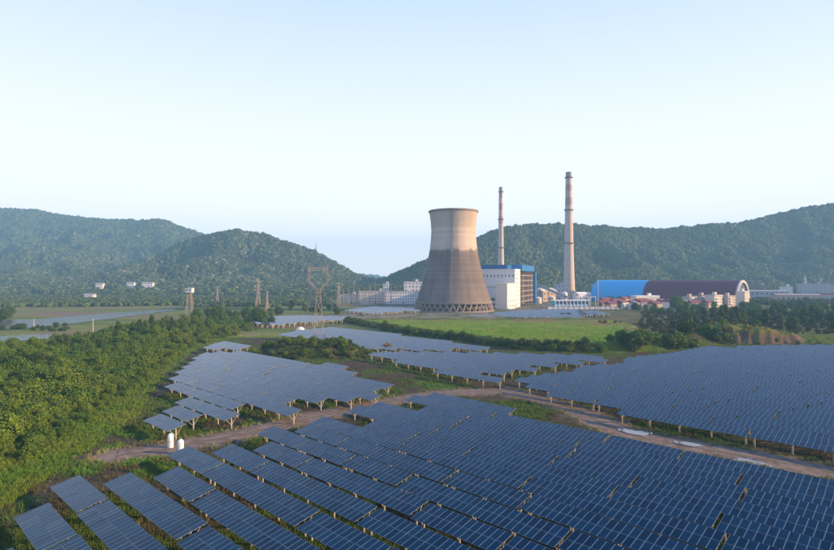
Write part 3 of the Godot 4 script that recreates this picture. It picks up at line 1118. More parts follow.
# ---------------------------------------------------------------- the scene
func materials() -> void:
	for k in 3:
		# blue coated cells under glass mirror the sky like a dark tinted metal
		var g := mat([Color(0.005, 0.037, 0.058), Color(0.007, 0.045, 0.070), Color(0.004, 0.030, 0.048)][k], [0.12, 0.15, 0.10][k], 0.5, 1.0)
		M["glass%d" % k] = g
	M.frame = mat(Color(0.15, 0.20, 0.25), 0.5, 0.5, 0.2)
	M.steel = mat(Color(0.36, 0.34, 0.30), 0.6, 0.4, 0.2)
	M.concrete = weathered(Color(0.42, 0.39, 0.34), 0.4)
	M.concrete_pale = weathered(Color(0.46, 0.40, 0.34), 0.3)
	M.tower_leg = weathered(Color(0.30, 0.235, 0.185), 0.3)
	M.concrete_dark = weathered(Color(0.25, 0.205, 0.17), 0.2)
	M.dark = mat(Color(0.12, 0.11, 0.10), 0.9)
	M.rimgrey = weathered(Color(0.52, 0.50, 0.48), 0.1)
	M.flats = weathered(Color(0.48, 0.41, 0.35), 0.1)
	M.fill = weathered(Color(0.17, 0.15, 0.135), 0.2)
	M.ladder = mat(Color(0.34, 0.28, 0.23), 0.8)
	M.white = weathered(Color(0.74, 0.72, 0.69), 0.06, 0.82, 1.08)
	M.white_frame = mat(Color(0.68, 0.67, 0.65), 0.7)
	M.greywall = weathered(Color(0.42, 0.43, 0.44), 0.08)
	M.pane = mat(Color(0.10, 0.12, 0.14), 0.08, 0.6)
	M.pane_dark = mat(Color(0.10, 0.12, 0.15), 0.15, 0.6)
	M.blue = weathered(Color(0.035, 0.17, 0.42), 0.1, 0.8, 1.1, 0.5)
	M.blue_deep = weathered(Color(0.022, 0.12, 0.30), 0.1, 0.8, 1.1, 0.5)
	M.skyblue = weathered(Color(0.04, 0.38, 0.68), 0.05, 0.85, 1.1, 0.7)
	M.maroon = weathered(Color(0.125, 0.032, 0.05), 0.05, 0.75, 1.15, 0.8)
	M.shedwall = mat(Color(0.05, 0.07, 0.12), 0.8)
	M.rust = weathered(Color(0.20, 0.155, 0.135), 0.3)
	M.rustfloor = weathered(Color(0.27, 0.245, 0.23), 0.2)
	M.boiler = weathered(Color(0.40, 0.34, 0.30), 0.1)
	M.boiler2 = weathered(Color(0.13, 0.14, 0.17), 0.1)
	M.tan = weathered(Color(0.52, 0.38, 0.27), 0.08)
	M.cream = weathered(Color(0.66, 0.58, 0.48), 0.08)
	M.roofred = weathered(Color(0.22, 0.075, 0.075), 0.2)
	M.roofplum = weathered(Color(0.17, 0.075, 0.10), 0.2)
	M.roofgrey = weathered(Color(0.30, 0.30, 0.31), 0.2)
	M.pylon = weathered(Color(0.40, 0.33, 0.27), 0.3)
	M.bark = weathered(Color(0.12, 0.09, 0.065), 0.5)
	M.hill = mat(Color(0.035, 0.05, 0.02), 0.95, 0.1)
	M.brickred = weathered(Color(0.45, 0.17, 0.13), 0.1)
	M.bandwhite = weathered(Color(0.54, 0.43, 0.37), 0.05)
	M.bandred = weathered(Color(0.42, 0.265, 0.22), 0.05)
	M.bandgrey = weathered(Color(0.32, 0.27, 0.25), 0.05)
	M.shaft = weathered(Color(0.56, 0.45, 0.37), 0.04, 0.75, 1.1)
	M.river = mat(Color(0.10, 0.11, 0.105), 0.16, 0.5)
	M.puddle = mat(Color(0.10, 0.10, 0.10), 0.03, 0.6)
	M.tarp = weathered(Color(0.75, 0.68, 0.58), 0.5)
	M.cabinet = mat(Color(0.80, 0.79, 0.76), 0.5)
	M.leaf0 = leaf_mat(Color(0.118, 0.185, 0.017))
	M.leaf1 = leaf_mat(Color(0.080, 0.155, 0.022))
	M.leaf2 = leaf_mat(Color(0.135, 0.20, 0.020))
	M.leaf3 = leaf_mat(Color(0.055, 0.10, 0.026))
	M.leaf4 = leaf_mat(Color(0.20, 0.13, 0.05))
	M.tint = leaf_mat(Color(1, 1, 1))
	M.forest = leaf_mat(Color(1, 1, 1))
	M.forest.backlight_enabled = false


func layout() -> void:
	var hp := 2.3
	polys.A = poly([[-60, 620], [-10, 560], [12, 516], [50, 486], [104, 482], [153, 477], [168, 454], [212, 452], [253, 449], [256, 432], [295, 429], [318, 418], [345, 410], [375, 403], [395, 401], [410, 396], [431, 394], [516, 411], [531, 415], [600, 433], [730, 458], [834, 476], [960, 502], [1000, 700], [-100, 700]], hp)
	polys.B = poly([[141, 420], [159, 413], [170, 408], [176, 404], [184, 398], [183, 392], [169, 383], [176, 375], [183, 367], [191, 363], [197, 356], [205, 352], [245, 351], [275, 357], [297, 362], [330, 364], [350, 369], [368, 373], [367, 377], [398, 384], [405, 389], [372, 395], [344, 397], [320, 405], [290, 408], [257, 409], [224, 422], [204, 420], [190, 425], [166, 432]], hp)
	polys.B2 = poly([[203, 348], [214, 343], [226, 341], [256, 346], [250, 350], [222, 349]], hp)
	polys.C1 = poly([[275, 335], [300, 330], [332, 327], [380, 332], [430, 339], [497, 348], [440, 349.5], [396, 350], [366, 348], [351, 344.5], [307, 338.5]], hp)
	polys.C2 = poly([[366, 352], [400, 351.5], [440, 352], [495, 353], [541, 354], [600, 355.5], [612, 357], [584, 361], [571, 363], [538, 366], [536, 371], [504, 373], [489, 381], [458, 376], [412, 364], [380, 357]], hp)
	polys.D = poly([[514, 379], [535, 374.5], [570, 372], [577, 367], [588, 365], [622, 364], [625, 358], [668, 353.5], [704, 347], [770, 345.5], [834, 345], [930, 344.5], [960, 480], [834, 452], [724, 433], [722, 428], [620, 411], [600, 403], [550, 394], [540, 389], [517, 381]], hp)
	polys.E = poly([[258, 316.5], [300, 315.5], [356, 316.5], [345, 319], [300, 322.5], [268, 325], [251, 323.5]], hp)
	polys.F = poly([[492, 313], [520, 310.5], [560, 309], [592, 310.5], [605, 313.5], [575, 316.5], [540, 319], [515, 320]], hp)
	polys.G = poly([[345, 310], [372, 306.5], [408, 308], [420, 310.5], [370, 313]], hp)
	polys.holes = [poly([[347, 420], [361, 415], [376, 420], [362, 425]], hp), poly([[400, 408], [412, 403.5], [423, 407], [413, 411]], hp), poly([[590, 363], [594, 359], [622, 358.5], [621, 363]], hp), poly([[720, 349], [735, 347.5], [750, 348.5], [735, 350.5]], hp)]
	polys.lawn = poly([[338, 321], [372, 328], [404, 333.5], [440, 338.5], [475, 343], [520, 350], [560, 351.5], [606, 353], [668, 350.5], [640, 330], [612, 324], [575, 321.5], [500, 321], [420, 320], [380, 318]])
	polys.yard = PackedVector2Array([Vector2(-60, 360), Vector2(120, 358), Vector2(190, 420), Vector2(250, 520), Vector2(300, 700), Vector2(250, 860), Vector2(-70, 720)])
	polys.dry = poly([[375, 319.5], [430, 320.8], [500, 321.8], [560, 322.5], [600, 325], [632, 331], [650, 328], [612, 322], [560, 319.5], [470, 319], [400, 317]], 3.0)   # dry grass along the far edge of the lawn
	polys.field = poly([[-120, 640], [-40, 540], [60, 470], [140, 415], [160, 380], [195, 350], [225, 340], [270, 330], [330, 324], [470, 340], [600, 352], [700, 344], [940, 343], [1100, 700]])
	polys.green = poly([[40, 470], [80, 440], [130, 432], [175, 442], [205, 432], [250, 424], [300, 412], [330, 406], [405, 392], [420, 380], [470, 392], [420, 400], [350, 418], [250, 440], [165, 470], [110, 478]])
	polys.bank = poly([[-400, 480], [-80, 500], [20, 470], [60, 440], [110, 410], [160, 372], [190, 348], [240, 335], [265, 327], [245, 322], [180, 323], [100, 332], [60, 345], [0, 352], [-300, 370]])
	track = PackedVector2Array()
	track.append_array(poly([[118, 455], [165, 449], [205, 441], [245, 434], [285, 425], [320, 416], [359, 408], [400, 400], [440, 394], [475, 392], [505, 391], [541, 399], [581, 412], [616, 430], [660, 441], [720, 452], [790, 464], [860, 478]]))
	track2 = poly([[590, 416], [616, 428], [640, 438], [691, 444], [740, 455], [800, 470]])


func _ready() -> void:
	rng.seed = 20
	noise.seed = 3
	noise.frequency = 0.02
	noise.fractal_octaves = 4
	noise2.seed = 8
	noise2.frequency = 0.02
	noise2.fractal_octaves = 3

	# camera, sky, sun, haze
	var cam := Camera3D.new()
	cam.name = "camera"
	cam.position = Vector3(0, CH, 0)
	cam.rotation.x = atan((YH - 275.0) / F)
	cam.fov = rad_to_deg(2.0 * atan(275.0 / F))
	cam.far = 12000.0
	add_child(cam)
	cam.current = true
	var env := Environment.new()
	env.background_mode = Environment.BG_SKY
	var sky := Sky.new()
	var sm := ProceduralSkyMaterial.new()
	sm.sky_top_color = Color(0.25, 0.462, 0.735)
	sm.sky_horizon_color = Color(0.875, 0.855, 0.845)
	sm.sky_curve = 0.345
	sm.ground_bottom_color = Color(0.30, 0.31, 0.28)
	sm.ground_horizon_color = Color(0.75, 0.78, 0.80)
	sky.sky_material = sm
	env.sky = sky
	env.tonemap_mode = Environment.TONE_MAPPER_LINEAR
	env.tonemap_exposure = 2.35
	env.fog_enabled = true
	env.fog_density = 0.00027
	env.fog_light_color = Color(0.60, 0.84, 1.0)
	env.sdfgi_enabled = true
	env.ssao_enabled = true
	env.ssil_enabled = true
	var we := WorldEnvironment.new()
	we.name = "environment"
	we.environment = env
	add_child(we)
	var sun := DirectionalLight3D.new()
	sun.name = "sun"
	sun.light_energy = 1.5
	sun.light_color = Color(1.0, 0.82, 0.60)
	sun.light_angular_distance = 0.6
	sun.shadow_enabled = true
	sun.sky_mode = DirectionalLight3D.SKY_MODE_LIGHT_ONLY
	add_child(sun)
	sun.look_at_from_position(Vector3(0.96, 0.34, 0.12), Vector3.ZERO)

	materials()
	layout()
	build_ground()
	build_river()
	build_hills()
	print("hills done ", Time.get_ticks_msec())
	cooling_tower()
	chimney(569, 760, 172, 9.0, 4.0, "tallest chimney, pale concrete with faded pinkish bands near its top", [[0.66, M.shaft], [0.70, M.bandwhite], [0.74, M.bandwhite], [0.80, M.bandred], [0.85, M.bandwhite], [0.90, M.bandred], [0.955, M.bandwhite], [1.0, M.bandgrey]])
	chimney(501, 950, 187, 7.0, 3.1, "slimmer red banded chimney rising behind the blue and white power house", [[0.55, M.shaft], [0.66, M.bandwhite], [0.73, M.bandred], [0.79, M.bandwhite], [0.85, M.bandred], [0.90, M.bandwhite], [0.955, M.bandred], [1.0, M.bandgrey]])
	power_house()
	annex()
	plant_yard()
	coal_shed()
	village()
	pylons()
	print("buildings done ", Time.get_ticks_msec())
	build_solar()
	print("solar done ", Time.get_ticks_msec())
	small_things()
	vegetation()
	print("all done ", Time.get_ticks_msec())


func build_river() -> void:
	var o := part("river", sheet(poly([[-200, 324], [0, 320.5], [45, 319], [100, 314], [150, 310.5], [178, 309], [172, 311], [120, 318], [80, 323], [45, 327.5], [0, 330], [-200, 338]]), 0.28), M.river, self)
	o.set_meta("kind", "structure")
	var p := part("pond", sheet(poly([[-40, 338], [30, 335], [62, 334.5], [50, 339], [0, 343], [-40, 344]]), 0.3), M.river, self)
	p.set_meta("kind", "structure")


var hill_at := {}


func build_hills() -> void:
	for f in [[100, 1000], [131, 1010], [148, 1005], [90, 800]]:
		var q := at_depth(f[0], f[1] - 28)
		clear.append([q.x, -q.z, 32.0])
	for u in [[814, 745], [834, 755], [786, 745], [805, 785]]:
		var q := at_depth(u[0], u[1])
		clear.append([q.x, -q.z, 26.0])
	cache["hill_crown"] = hill_crown()
	build_hill("distant_hill", "blue hazy wood on the distant hill in the valley gap", [[300, 285, 3600], [335, 277, 3600], [355, 274.5, 3600], [374, 275.5, 3600], [395, 280, 3600], [430, 276, 3600]], 700.0, [-1100, 500, 2900, 4000], 40, 5000, Vector2(8, 11), 0.0, 0.2, M.forest)
	build_hill("hill", "dense wood covering the long ridge behind the river valley", [[-330, 215, 2000], [-160, 200, 2050], [-60, 212, 2100], [0, 209, 2100], [33, 209, 2100], [50, 213, 2100], [75, 216, 2080], [90, 219, 2050], [122, 219, 2030], [148, 221, 2000], [162, 219, 1980], [185, 229, 1950], [240, 246, 1900], [300, 262, 1850]], 1150.0, [-2700, -250, 700, 2500], 25, 92000, Vector2(3.2, 5.8), 0.02, 0.5, M.forest)
	build_hill("hill", "wood with many pale crowns on the rounded hill behind the lattice pylon", [[150, 262, 1450], [190, 238, 1420], [215, 233, 1400], [235, 228, 1380], [262, 234, 1360], [290, 242, 1340], [310, 249, 1320], [330, 261, 1300], [347, 271, 1290], [362, 278.5, 1280], [380, 286, 1270]], 470.0, [-1150, 120, 780, 1750], 20, 38000, Vector2(2.4, 4.6), 0.14, 0.42, M.forest)
	build_hill("hill", "dense wood on the ridge behind the chimneys and the coal shed", [[380, 287, 1130], [395, 278, 1140], [408, 269, 1150], [422, 262, 1160], [450, 250, 1180], [478, 239, 1210], [492, 232, 1230], [506, 226, 1250], [520, 226.5, 1270], [530, 224.5, 1280], [555, 224, 1300], [575, 223.5, 1320], [600, 225.5, 1340], [635, 228, 1360], [672, 228.5, 1380], [700, 224.5, 1400], [740, 222, 1420], [760, 217, 1430], [790, 211, 1440], [815, 206, 1440], [834, 204, 1440], [900, 200, 1420], [1000, 210, 1380]], 450.0, [-250, 1900, 700, 1850], 20, 92000, Vector2(2.4, 4.8), 0.02, 0.45, M.forest)


func plant_yard() -> void:
	# halls beside the power house
	var h := house("boiler_hall", "tan gabled hall between the power house and the tallest chimney", at_depth(545, 700), 0.55, 24, 18, 13, M.tan, M.cream, 4.0, 2, 4)
	h.set_meta("category", "building")
	house("ash_house", "grey flat roofed block against the tallest chimney's foot", at_depth(559, 735), -0.2, 14, 12, 21, M.greywall, M.roofgrey, 0.0, 4, 3)
	house("pump_house", "white pitched roof shed beside the tallest chimney's foot", at_depth(582, 720), 0.4, 20, 12, 9, M.white, M.white, 2.5, 1, 4)
	var t := thing("storage_tank", "round white storage tank in front of the tallest chimney", "tank", at_depth(564.5, 700))
	part("shell", lathe([[3.6, -0.3], [3.6, 10.5]], 28), M.white, t)
	part("dome", lathe([[3.7, 10.5], [2.6, 11.6], [1.2, 12.1], [0, 12.2]], 28), M.white_frame, t)
	part("ladder", boxm(0.5, 10.5, 0.3), M.steel, t, Vector3(0, 5.2, 3.75))
	# blue glazed front building
	var b := thing("control_building", "long low blue glazed building with white columns", "building", at_depth(570, 548), 0.12)
	boxp("wall", 35, 7.5, 10, M.skyblue, b, Vector3(0, 3.25, 0))
	boxp("roof", 36, 0.7, 11, M.white, b, Vector3(0, 7.35, 0))
	for k in 10: boxp("column", 0.5, 7.0, 0.5, M.white, b, Vector3(-17 + k * 3.78, 3.5, 5.3))
	for k in 9:
		boxp("window", 2.6, 2.2, 0.12, M.pane, b, Vector3(-15.1 + k * 3.78, 5.2, 5.03))
		boxp("spandrel", 2.6, 1.4, 0.12, M.white_frame, b, Vector3(-15.1 + k * 3.78, 2.6, 5.03))
	var w := thing("yard_wall", "long pale boundary wall below the blue glazed building", "wall", at_depth(585, 520), 0.05)
	boxp("panel", 70, 2.6, 0.3, M.white, w, Vector3(0, 1.1, 0))
	boxp("coping", 70.4, 0.2, 0.5, M.concrete_pale, w, Vector3(0, 2.5, 0))
	for k in 15: boxp("pier", 0.5, 2.9, 0.5, M.concrete_pale, w, Vector3(-35 + k * 5, 1.2, 0.1))
	var w2 := thing("yard_wall", "low cream wall running along the far edge of the lawn", "wall", at_depth(520, 415), -0.12)
	boxp("panel", 75, 1.6, 0.3, M.cream, w2, Vector3(0, 0.7, 0))
	boxp("coping", 75.4, 0.2, 0.5, M.concrete_pale, w2, Vector3(0, 1.6, 0))
	# conveyor gallery from the boiler bay down towards the coal yard
	var cg := thing("conveyor_gallery", "sloping grey conveyor gallery between boiler bay and tan hall", "conveyor", at_depth(533, 655))
	var ca := Vector3(4, 22, 0)
	var cb := Vector3(40, 6, 10)
	var tube := Shape.new()
	tube.bar(ca, cb, 3.0, 3.2)
	part("gallery", tube.mesh(), M.greywall, cg)
	for k in 4:
		var q := ca.lerp(cb, 0.12 + k * 0.25)
		var tr := Shape.new()
		for e in [-1.2, 1.2]: tr.bar(Vector3(q.x + e, -0.4, q.z), Vector3(q.x + e * 0.5, q.y - 1.5, q.z), 0.4)
		tr.bar(Vector3(q.x - 1, q.y * 0.4, q.z), Vector3(q.x + 1, q.y * 0.4, q.z), 0.3)
		part("trestle", tr.mesh(), M.rust, cg)
	for k in 7:
		var q := ca.lerp(cb, 0.1 + k * 0.13)
		boxp("window", 1.4, 0.9, 0.2, M.pane_dark, cg, q + Vector3(0, 0.2, 1.62))
	# two more tanks and a pipe rack of the yard
	for k in 2:
		var st := thing("storage_tank", ["squat pale tank between conveyor gallery and tan hall", "squat pale tank beside the tan hall's gable"][k], "tank", at_depth(538 + k * 14, 640 + k * 25))
		part("shell", lathe([[4.2, -0.3], [4.2, 6.5]], 28), M.cream, st)
		part("roof", lathe([[4.3, 6.5], [2.0, 7.5], [0, 7.8]], 28), M.white_frame, st)
	var pr := thing("pipe_rack", "long low pipe rack in front of the power house", "pipes", at_depth(537, 520), 0.1)
	for k in 6: boxp("post", 0.35, 5.0, 0.35, M.rust, pr, Vector3(-15 + k * 6, 2.3, 0))
	for k in 3: boxp("pipe", 32, 0.5, 0.5, [M.white_frame, M.greywall, M.rust][k], pr, Vector3(0, 5.1, -0.8 + k * 0.8))
	# portal frames right of the blue building
	for k in 3:
		var pf := thing("gantry_frame", "white steel gantry frame beside the blue glazed building", "gantry", at_depth(579 + k * 7, 565 + k * 3), 0.1, "gantries of the yard")
		for e in [-1, 1]: boxp("post", 0.5, 10.0, 0.5, M.white_frame, pf, Vector3(e * 2.8, 4.8, 0))
		boxp("beam", 6.4, 0.6, 0.6, M.white_frame, pf, Vector3(0, 10.1, 0))
	# office blocks left of the tower
	house("office_block", "long white four storey office block beside the cooling tower", at_depth(402, 640), 0.06, 40, 12, 14, M.white, M.roofgrey, 0.0, 4, 14)
	house("office_block", "tall plain white block behind the office block and cooling tower", at_depth(413, 690), 0.05, 22, 14, 25, M.white, M.roofgrey, 0.0, 6, 5)
	house("office_block", "cream long block among the switchyard gantries", at_depth(374, 650), 0.05, 36, 10, 14, M.cream, M.roofgrey, 0.0, 4, 10)
	house("office_block", "small cream block at the outer end of the switchyard", at_depth(350, 660), 0.02, 22, 10, 10, M.cream, M.roofgrey, 0.0, 3, 6)
	house("water_hut", "little white hut standing above the office roofs", at_depth(386, 700), 0.0, 7, 6, 22, M.white, M.roofgrey, 0.0, 5, 2)
	for k in 11:
		var g := thing("switchyard_gantry", "slim lattice gantry of the switchyard before the cream blocks", "gantry", at_depth(338 + k * 5.3, 585 + (k % 3) * 12), 0.0, "switchyard gantries")
		var hh := 14.0 + (k % 4) * 4.0
		var s := Shape.new()
		lattice(s, [[-0.3, 0.7, 0.7], [hh * 0.5, 0.5, 0.5], [hh, 0.15, 0.15]], 0.16)
		part("mast", s.mesh(), M.pylon, g)
		if k % 2 == 0: boxp("beam", 7.5, 0.5, 0.5, M.pylon, g, Vector3(3.2, hh * 0.62, 0))
	pole(598, 500, 279, "tall lone floodlight mast in front of the blue vault", false, 0.35)
	pole(567.5, 490, 296, "lamp mast in front of the blue glazed building", true, 0.2)
	pole(543.5, 450, 309, "utility pole on the yard before the power house", true, 0.2)
	pole(486.5, 440, 308, "utility pole standing close to the cooling tower's foot", true, 0.2)


func village() -> void:
	var walls := [M.white, M.cream, M.tan, M.white]
	var roofs := [M.roofred, M.roofplum, M.roofgrey, M.roofred]
	var spec := [[606, 585, 12, 6, 0, "cream cottage with plum roof below the blue vault"], [616, 560, 14, 6, 1, "plum roofed house beside the floodlight mast"], [624, 590, 11, 7, 0, "bright cottage with red roof in front of the blue vault"], [630, 555, 12, 5, 1, "low red roofed house by the yard's pale wall"], [641, 565, 13, 6, 0, "white walled house with steep plum roof below the long white hall"], [650, 552, 11, 5, 3, "small white house with red roof below the long white hall"], [661, 560, 12, 6, 1, "tan house with plum roof near the round tree"], [672, 575, 10, 5, 2, "grey roofed cottage behind the round tree"]]
	var k := 0
	for s in spec:
		house("village_house", s[5], at_depth(s[0], s[1]), 0.35 + 0.22 * (k % 4), s[2], 8.5, s[3], walls[k % 4], roofs[s[4]], 2.6, 2, 3, "village houses by the coal shed")
		k += 1
	var more := [[604, 548, 11, 5, "low plum roofed cottage beside the pale yard wall"], [611, 530, 10, 4.5, "small white cottage right behind the yard wall"], [622, 540, 13, 5.5, "cream cottage under the first garden trees"], [634, 528, 10, 5, "red roofed cottage closest to the lawn's dry edge"], [645, 538, 12, 6, "white gabled house among the garden trees"], [655, 530, 11, 5, "plum roofed cottage below the small white house"], [667, 545, 12, 6, "cream gabled house beside the large round tree"], [683, 548, 11, 6, "grey roofed cottage between round tree and apartment row"], [694, 545, 10, 5, "red roofed cottage below the first apartment block"], [708, 548, 10, 5, "white cottage below the second apartment block"]]
	for s in more:
		house("village_house", s[4], at_depth(s[0], s[1]), 0.2 + 0.3 * (k % 4), s[2], 8, s[3], walls[(k + 1) % 4], [M.roofred, M.roofplum, M.roofplum, M.roofgrey][k % 4], 2.6, 2, 3, "village houses by the coal shed")
		k += 1
	house("long_hall", "long white flat roofed hall in front of the vault's colour seam", at_depth(645, 600), 0.25, 29, 10, 10, M.white, M.white_frame, 0.0, 2, 11)
	var flats := [[689, 572, 13, 10, "first"], [701, 580, 14, 11, "second"], [714, 566, 15, 12, "third"], [727, 572, 14, 11, "fourth"]]
	for f in flats:
		var a := house("apartment_block", "cream apartment block in the row before the maroon vault, %s from the round tree" % f[4], at_depth(f[0], f[1]), 0.55, f[2], 10, f[3], M.flats if f[4] != "third" else M.cream, M.roofplum if f[4] == "second" else M.roofgrey, 0.0, 4, 5, "apartment row")
		for j in 3: boxp("balcony", 3.4, 0.9, 1.2, M.white_frame, a, Vector3(-3.0, 3.2 + j * 2.7, 5.75))
	house("apartment_block", "cream apartment block standing below the vault's white arched end", at_depth(742.5, 585), 0.6, 9, 9, 15, M.cream, M.white_frame, 0.0, 5, 3, "apartment row")
	# beyond the shed
	house("school_building", "broad grey white building on the slope beside the pagoda", at_depth(814, 760, 10), -0.15, 36, 14, 12, M.greywall, M.roofgrey, 0.0, 4, 11)
	house("school_building", "low pale wing next to the broad building by the pagoda", at_depth(834, 770, 10), -0.15, 26, 12, 9, M.greywall, M.roofgrey, 0.0, 3, 8)
	house("school_building", "small white block standing alone between vault and pagoda", at_depth(786, 760, 8), -0.2, 13, 9, 10, M.white, M.roofgrey, 0.0, 3, 4)
	house("warehouse", "dull pink low warehouse under the white block and pagoda", at_depth(796, 640, 1), -0.2, 46, 12, 9, M.tan, M.roofgrey, 1.5, 1, 9)
	house("warehouse", "grey long warehouse right behind the vault's arched end", at_depth(765, 700, 1), -0.2, 50, 12, 12, M.greywall, M.roofgrey, 1.5, 2, 9)
	house("warehouse", "dull grey warehouse at the foot of the broad building", at_depth(829, 650, 1), -0.2, 34, 12, 8, M.greywall, M.roofplum, 1.5, 1, 7)
	var p := thing("pagoda", "small pale tiered pagoda on the wooded slope", "pagoda", at_depth(805, 800, 12))
	for j in 5:
		var r := 4.2 - j * 0.6
		part("tier", lathe([[r * 0.8, j * 3.6 - (2.0 if j == 0 else 0.0)], [r * 0.8, j * 3.6 + 3.0]], 8), M.cream, p)
		part("eave", lathe([[r * 0.8, j * 3.6 + 2.9], [r * 1.2, j * 3.6 + 2.8], [r * 0.75, j * 3.6 + 3.7]], 8), M.roofgrey, p)
	part("spire", lathe([[1.2, 18], [0.3, 19.5], [0.02, 24]], 8), M.cream, p)
	# farmsteads across the river
	var farms := [[100, 1000, 12, 9, 8, "white farmhouse on the far slope, farthest upstream of four"], [131, 1010, 13, 8, 9, "white farmhouse on the far slope beside the longer one"], [148, 1005, 19, 7, 9, "long white farmhouse on the far slope across the river"], [90, 800, 13, 5, 5, "low cream farmhouse near the foot of the far slope"]]
	for f in farms:
		house("farmhouse", f[5], at_depth(f[0], f[1], maxf(hill_at[f[0]], 0.0) + 0.5), 0.1, f[2], 9, f[3], M.white, M.roofgrey, 2.0, 2, 4)


func pylons() -> void:
	cat_pylon(at_depth(318.5, 262, 0.0), 0.15, height_of(268, 262), "large rust tinted pylon with open window head beside the mound")
	arm_pylon(at_depth(217.5, 620), 0.3, height_of(286, 620) , "far lattice pylon with three crossarms behind the thicket's trees", 0.2)
	arm_pylon(at_depth(258, 560), 0.5, height_of(279, 560), "tall lattice pylon between the tree group and rounded hill", 0.19)
	arm_pylon(at_depth(267, 430), -0.9, height_of(291, 430), "slim lattice pylon at the far solar strip's end", 0.14)
	arm_pylon(at_depth(310, 520), -0.7, height_of(280, 520), "faint lattice pylon close behind the window headed pylon", 0.15)
	arm_pylon(at_depth(338.5, 640), 0.4, height_of(282, 640), "far lattice pylon beside the switchyard gantries", 0.18)
	var t := thing("watch_tower", "white cabin on a tall lattice tower among the thicket trees", "tower", at_depth(189.5, 375))
	var H := height_of(292.5, 375)
	var s := Shape.new()
	lattice(s, [[-0.5, 2.6, 2.6], [H * 0.3, 2.1, 2.1], [H * 0.6, 1.6, 1.6], [H * 0.85, 1.2, 1.2], [H, 1.0, 1.0]], 0.16)
	part("legs", s.mesh(), M.pylon, t)
	var c := boxp("cabin", 4.6, 2.7, 3.6, M.white, t, Vector3(0, H + 1.35, 0))
	boxp("roof", 5.0, 0.25, 4.0, M.white_frame, c, Vector3(0, 1.48, 0))
	for k in 2: boxp("window", 1.1, 0.9, 0.1, M.pane, c, Vector3(-1.1 + k * 2.2, 0.2, 1.83))
	var a := thing("radio_mast", "thin radio mast standing on the ridge of the rounded hill", "mast", at_depth(316, 1312, height_of(255, 1312)))
	var sm := Shape.new()
	lattice(sm, [[-4, 1.2, 1.2], [8, 0.9, 0.9], [16, 0.7, 0.7], [26, 0.3, 0.3]], 0.3)
	part("mast", sm.mesh(), M.pylon, a)
	pole(93, 300, 318.5, "utility pole on the fields by the river, nearer the thicket", true, 0.2)
	pole(34, 330, 319, "utility pole on the fields by the river, beside the pond", true, 0.2)
	pole(333, 520, 296, "pole before the switchyard beside the far solar strip", true, 0.2)


func small_things() -> void:
	# two white round-topped columns by the track
	for k in 2:
		var p := gp([171.0, 181.0][k], [447.0, 453.0][k])
		var t := thing("white_tank", ["white round topped tank with a grey band under the solar table", "plain white upright tank standing beside the dirt track"][k], "tank", Vector3(p.x, ground_height(p.x, -p.z) - 0.05, p.z))
		part("body", lathe([[0.0, 0.0], [0.48, 0.0], [0.48, 1.9], [0.46, 2.1], [0.36, 2.3], [0.2, 2.4], [0, 2.43]], 24), M.cabinet, t)
		if k == 0: part("band", lathe([[0.482, 1.05], [0.5, 1.07], [0.5, 1.17], [0.482, 1.19]], 24), M.greywall, t)
		part("plinth", lathe([[0.62, -0.3], [0.62, 0.08], [0, 0.08]], 20), M.concrete, t)
		part("pipe", boxm(0.09, 1.3, 0.09), M.steel, t, Vector3(-0.52, 0.65, 0.1))
	# puddles on the track
	var pd := [[[616, 430], [622, 428.2], [636, 431], [651, 431], [656, 433.5], [643, 436], [628, 433.5]], [[731, 460.5], [740, 457.5], [752, 458.5], [764, 463], [775, 468], [752, 466]], [[672, 441], [690, 442.5], [704, 446], [690, 447.5], [676, 444.5]]]
	var lb := ["bright puddle at the bend of the dirt track", "bright puddle on the track beside a square post", "thin muddy puddle between the two bright puddles"]
	for k in 3:
		var q := poly(pd[k])
		var c := Vector2.ZERO
		for e in q: c += e / q.size()
		var fine := PackedVector2Array()
		for j in q.size():
			for f in 4:
				var e := q[j].lerp(q[(j + 1) % q.size()], f / 4.0)
				fine.append(c + (e - c) * (1.0 + 0.12 * noise2.get_noise_2d(e.x * 30, e.y * 30)))
		var top := -1e9
		for e in fine: top = maxf(top, ground_height(e.x, e.y) + 0.07)
		var o := part("puddle", sheet(fine, top + 0.012), M.puddle, self)
		meta(o, lb[k], "puddle")
	# pale tarpaulin heap beyond the mound
	var s := []
	for k in 9: s.append([2.7 * cos(k / 8.0 * PI / 2), 2.6 * sin(k / 8.0 * PI / 2)])
	var p2 := gp(300.5, 331)
	var h := thing("tarp_heap", "pale tarpaulin covered heap between mound and far solar strip", "heap", Vector3(p2.x, -0.3, p2.z))
	part("cover", lathe(s, 11), M.tarp, h)
	for k in 5: boxp("weight_stone", 0.5, 0.4, 0.6, M.concrete, h, Vector3(cos(k * 1.26) * 2.9, 0.4, sin(k * 1.26) * 2.9))


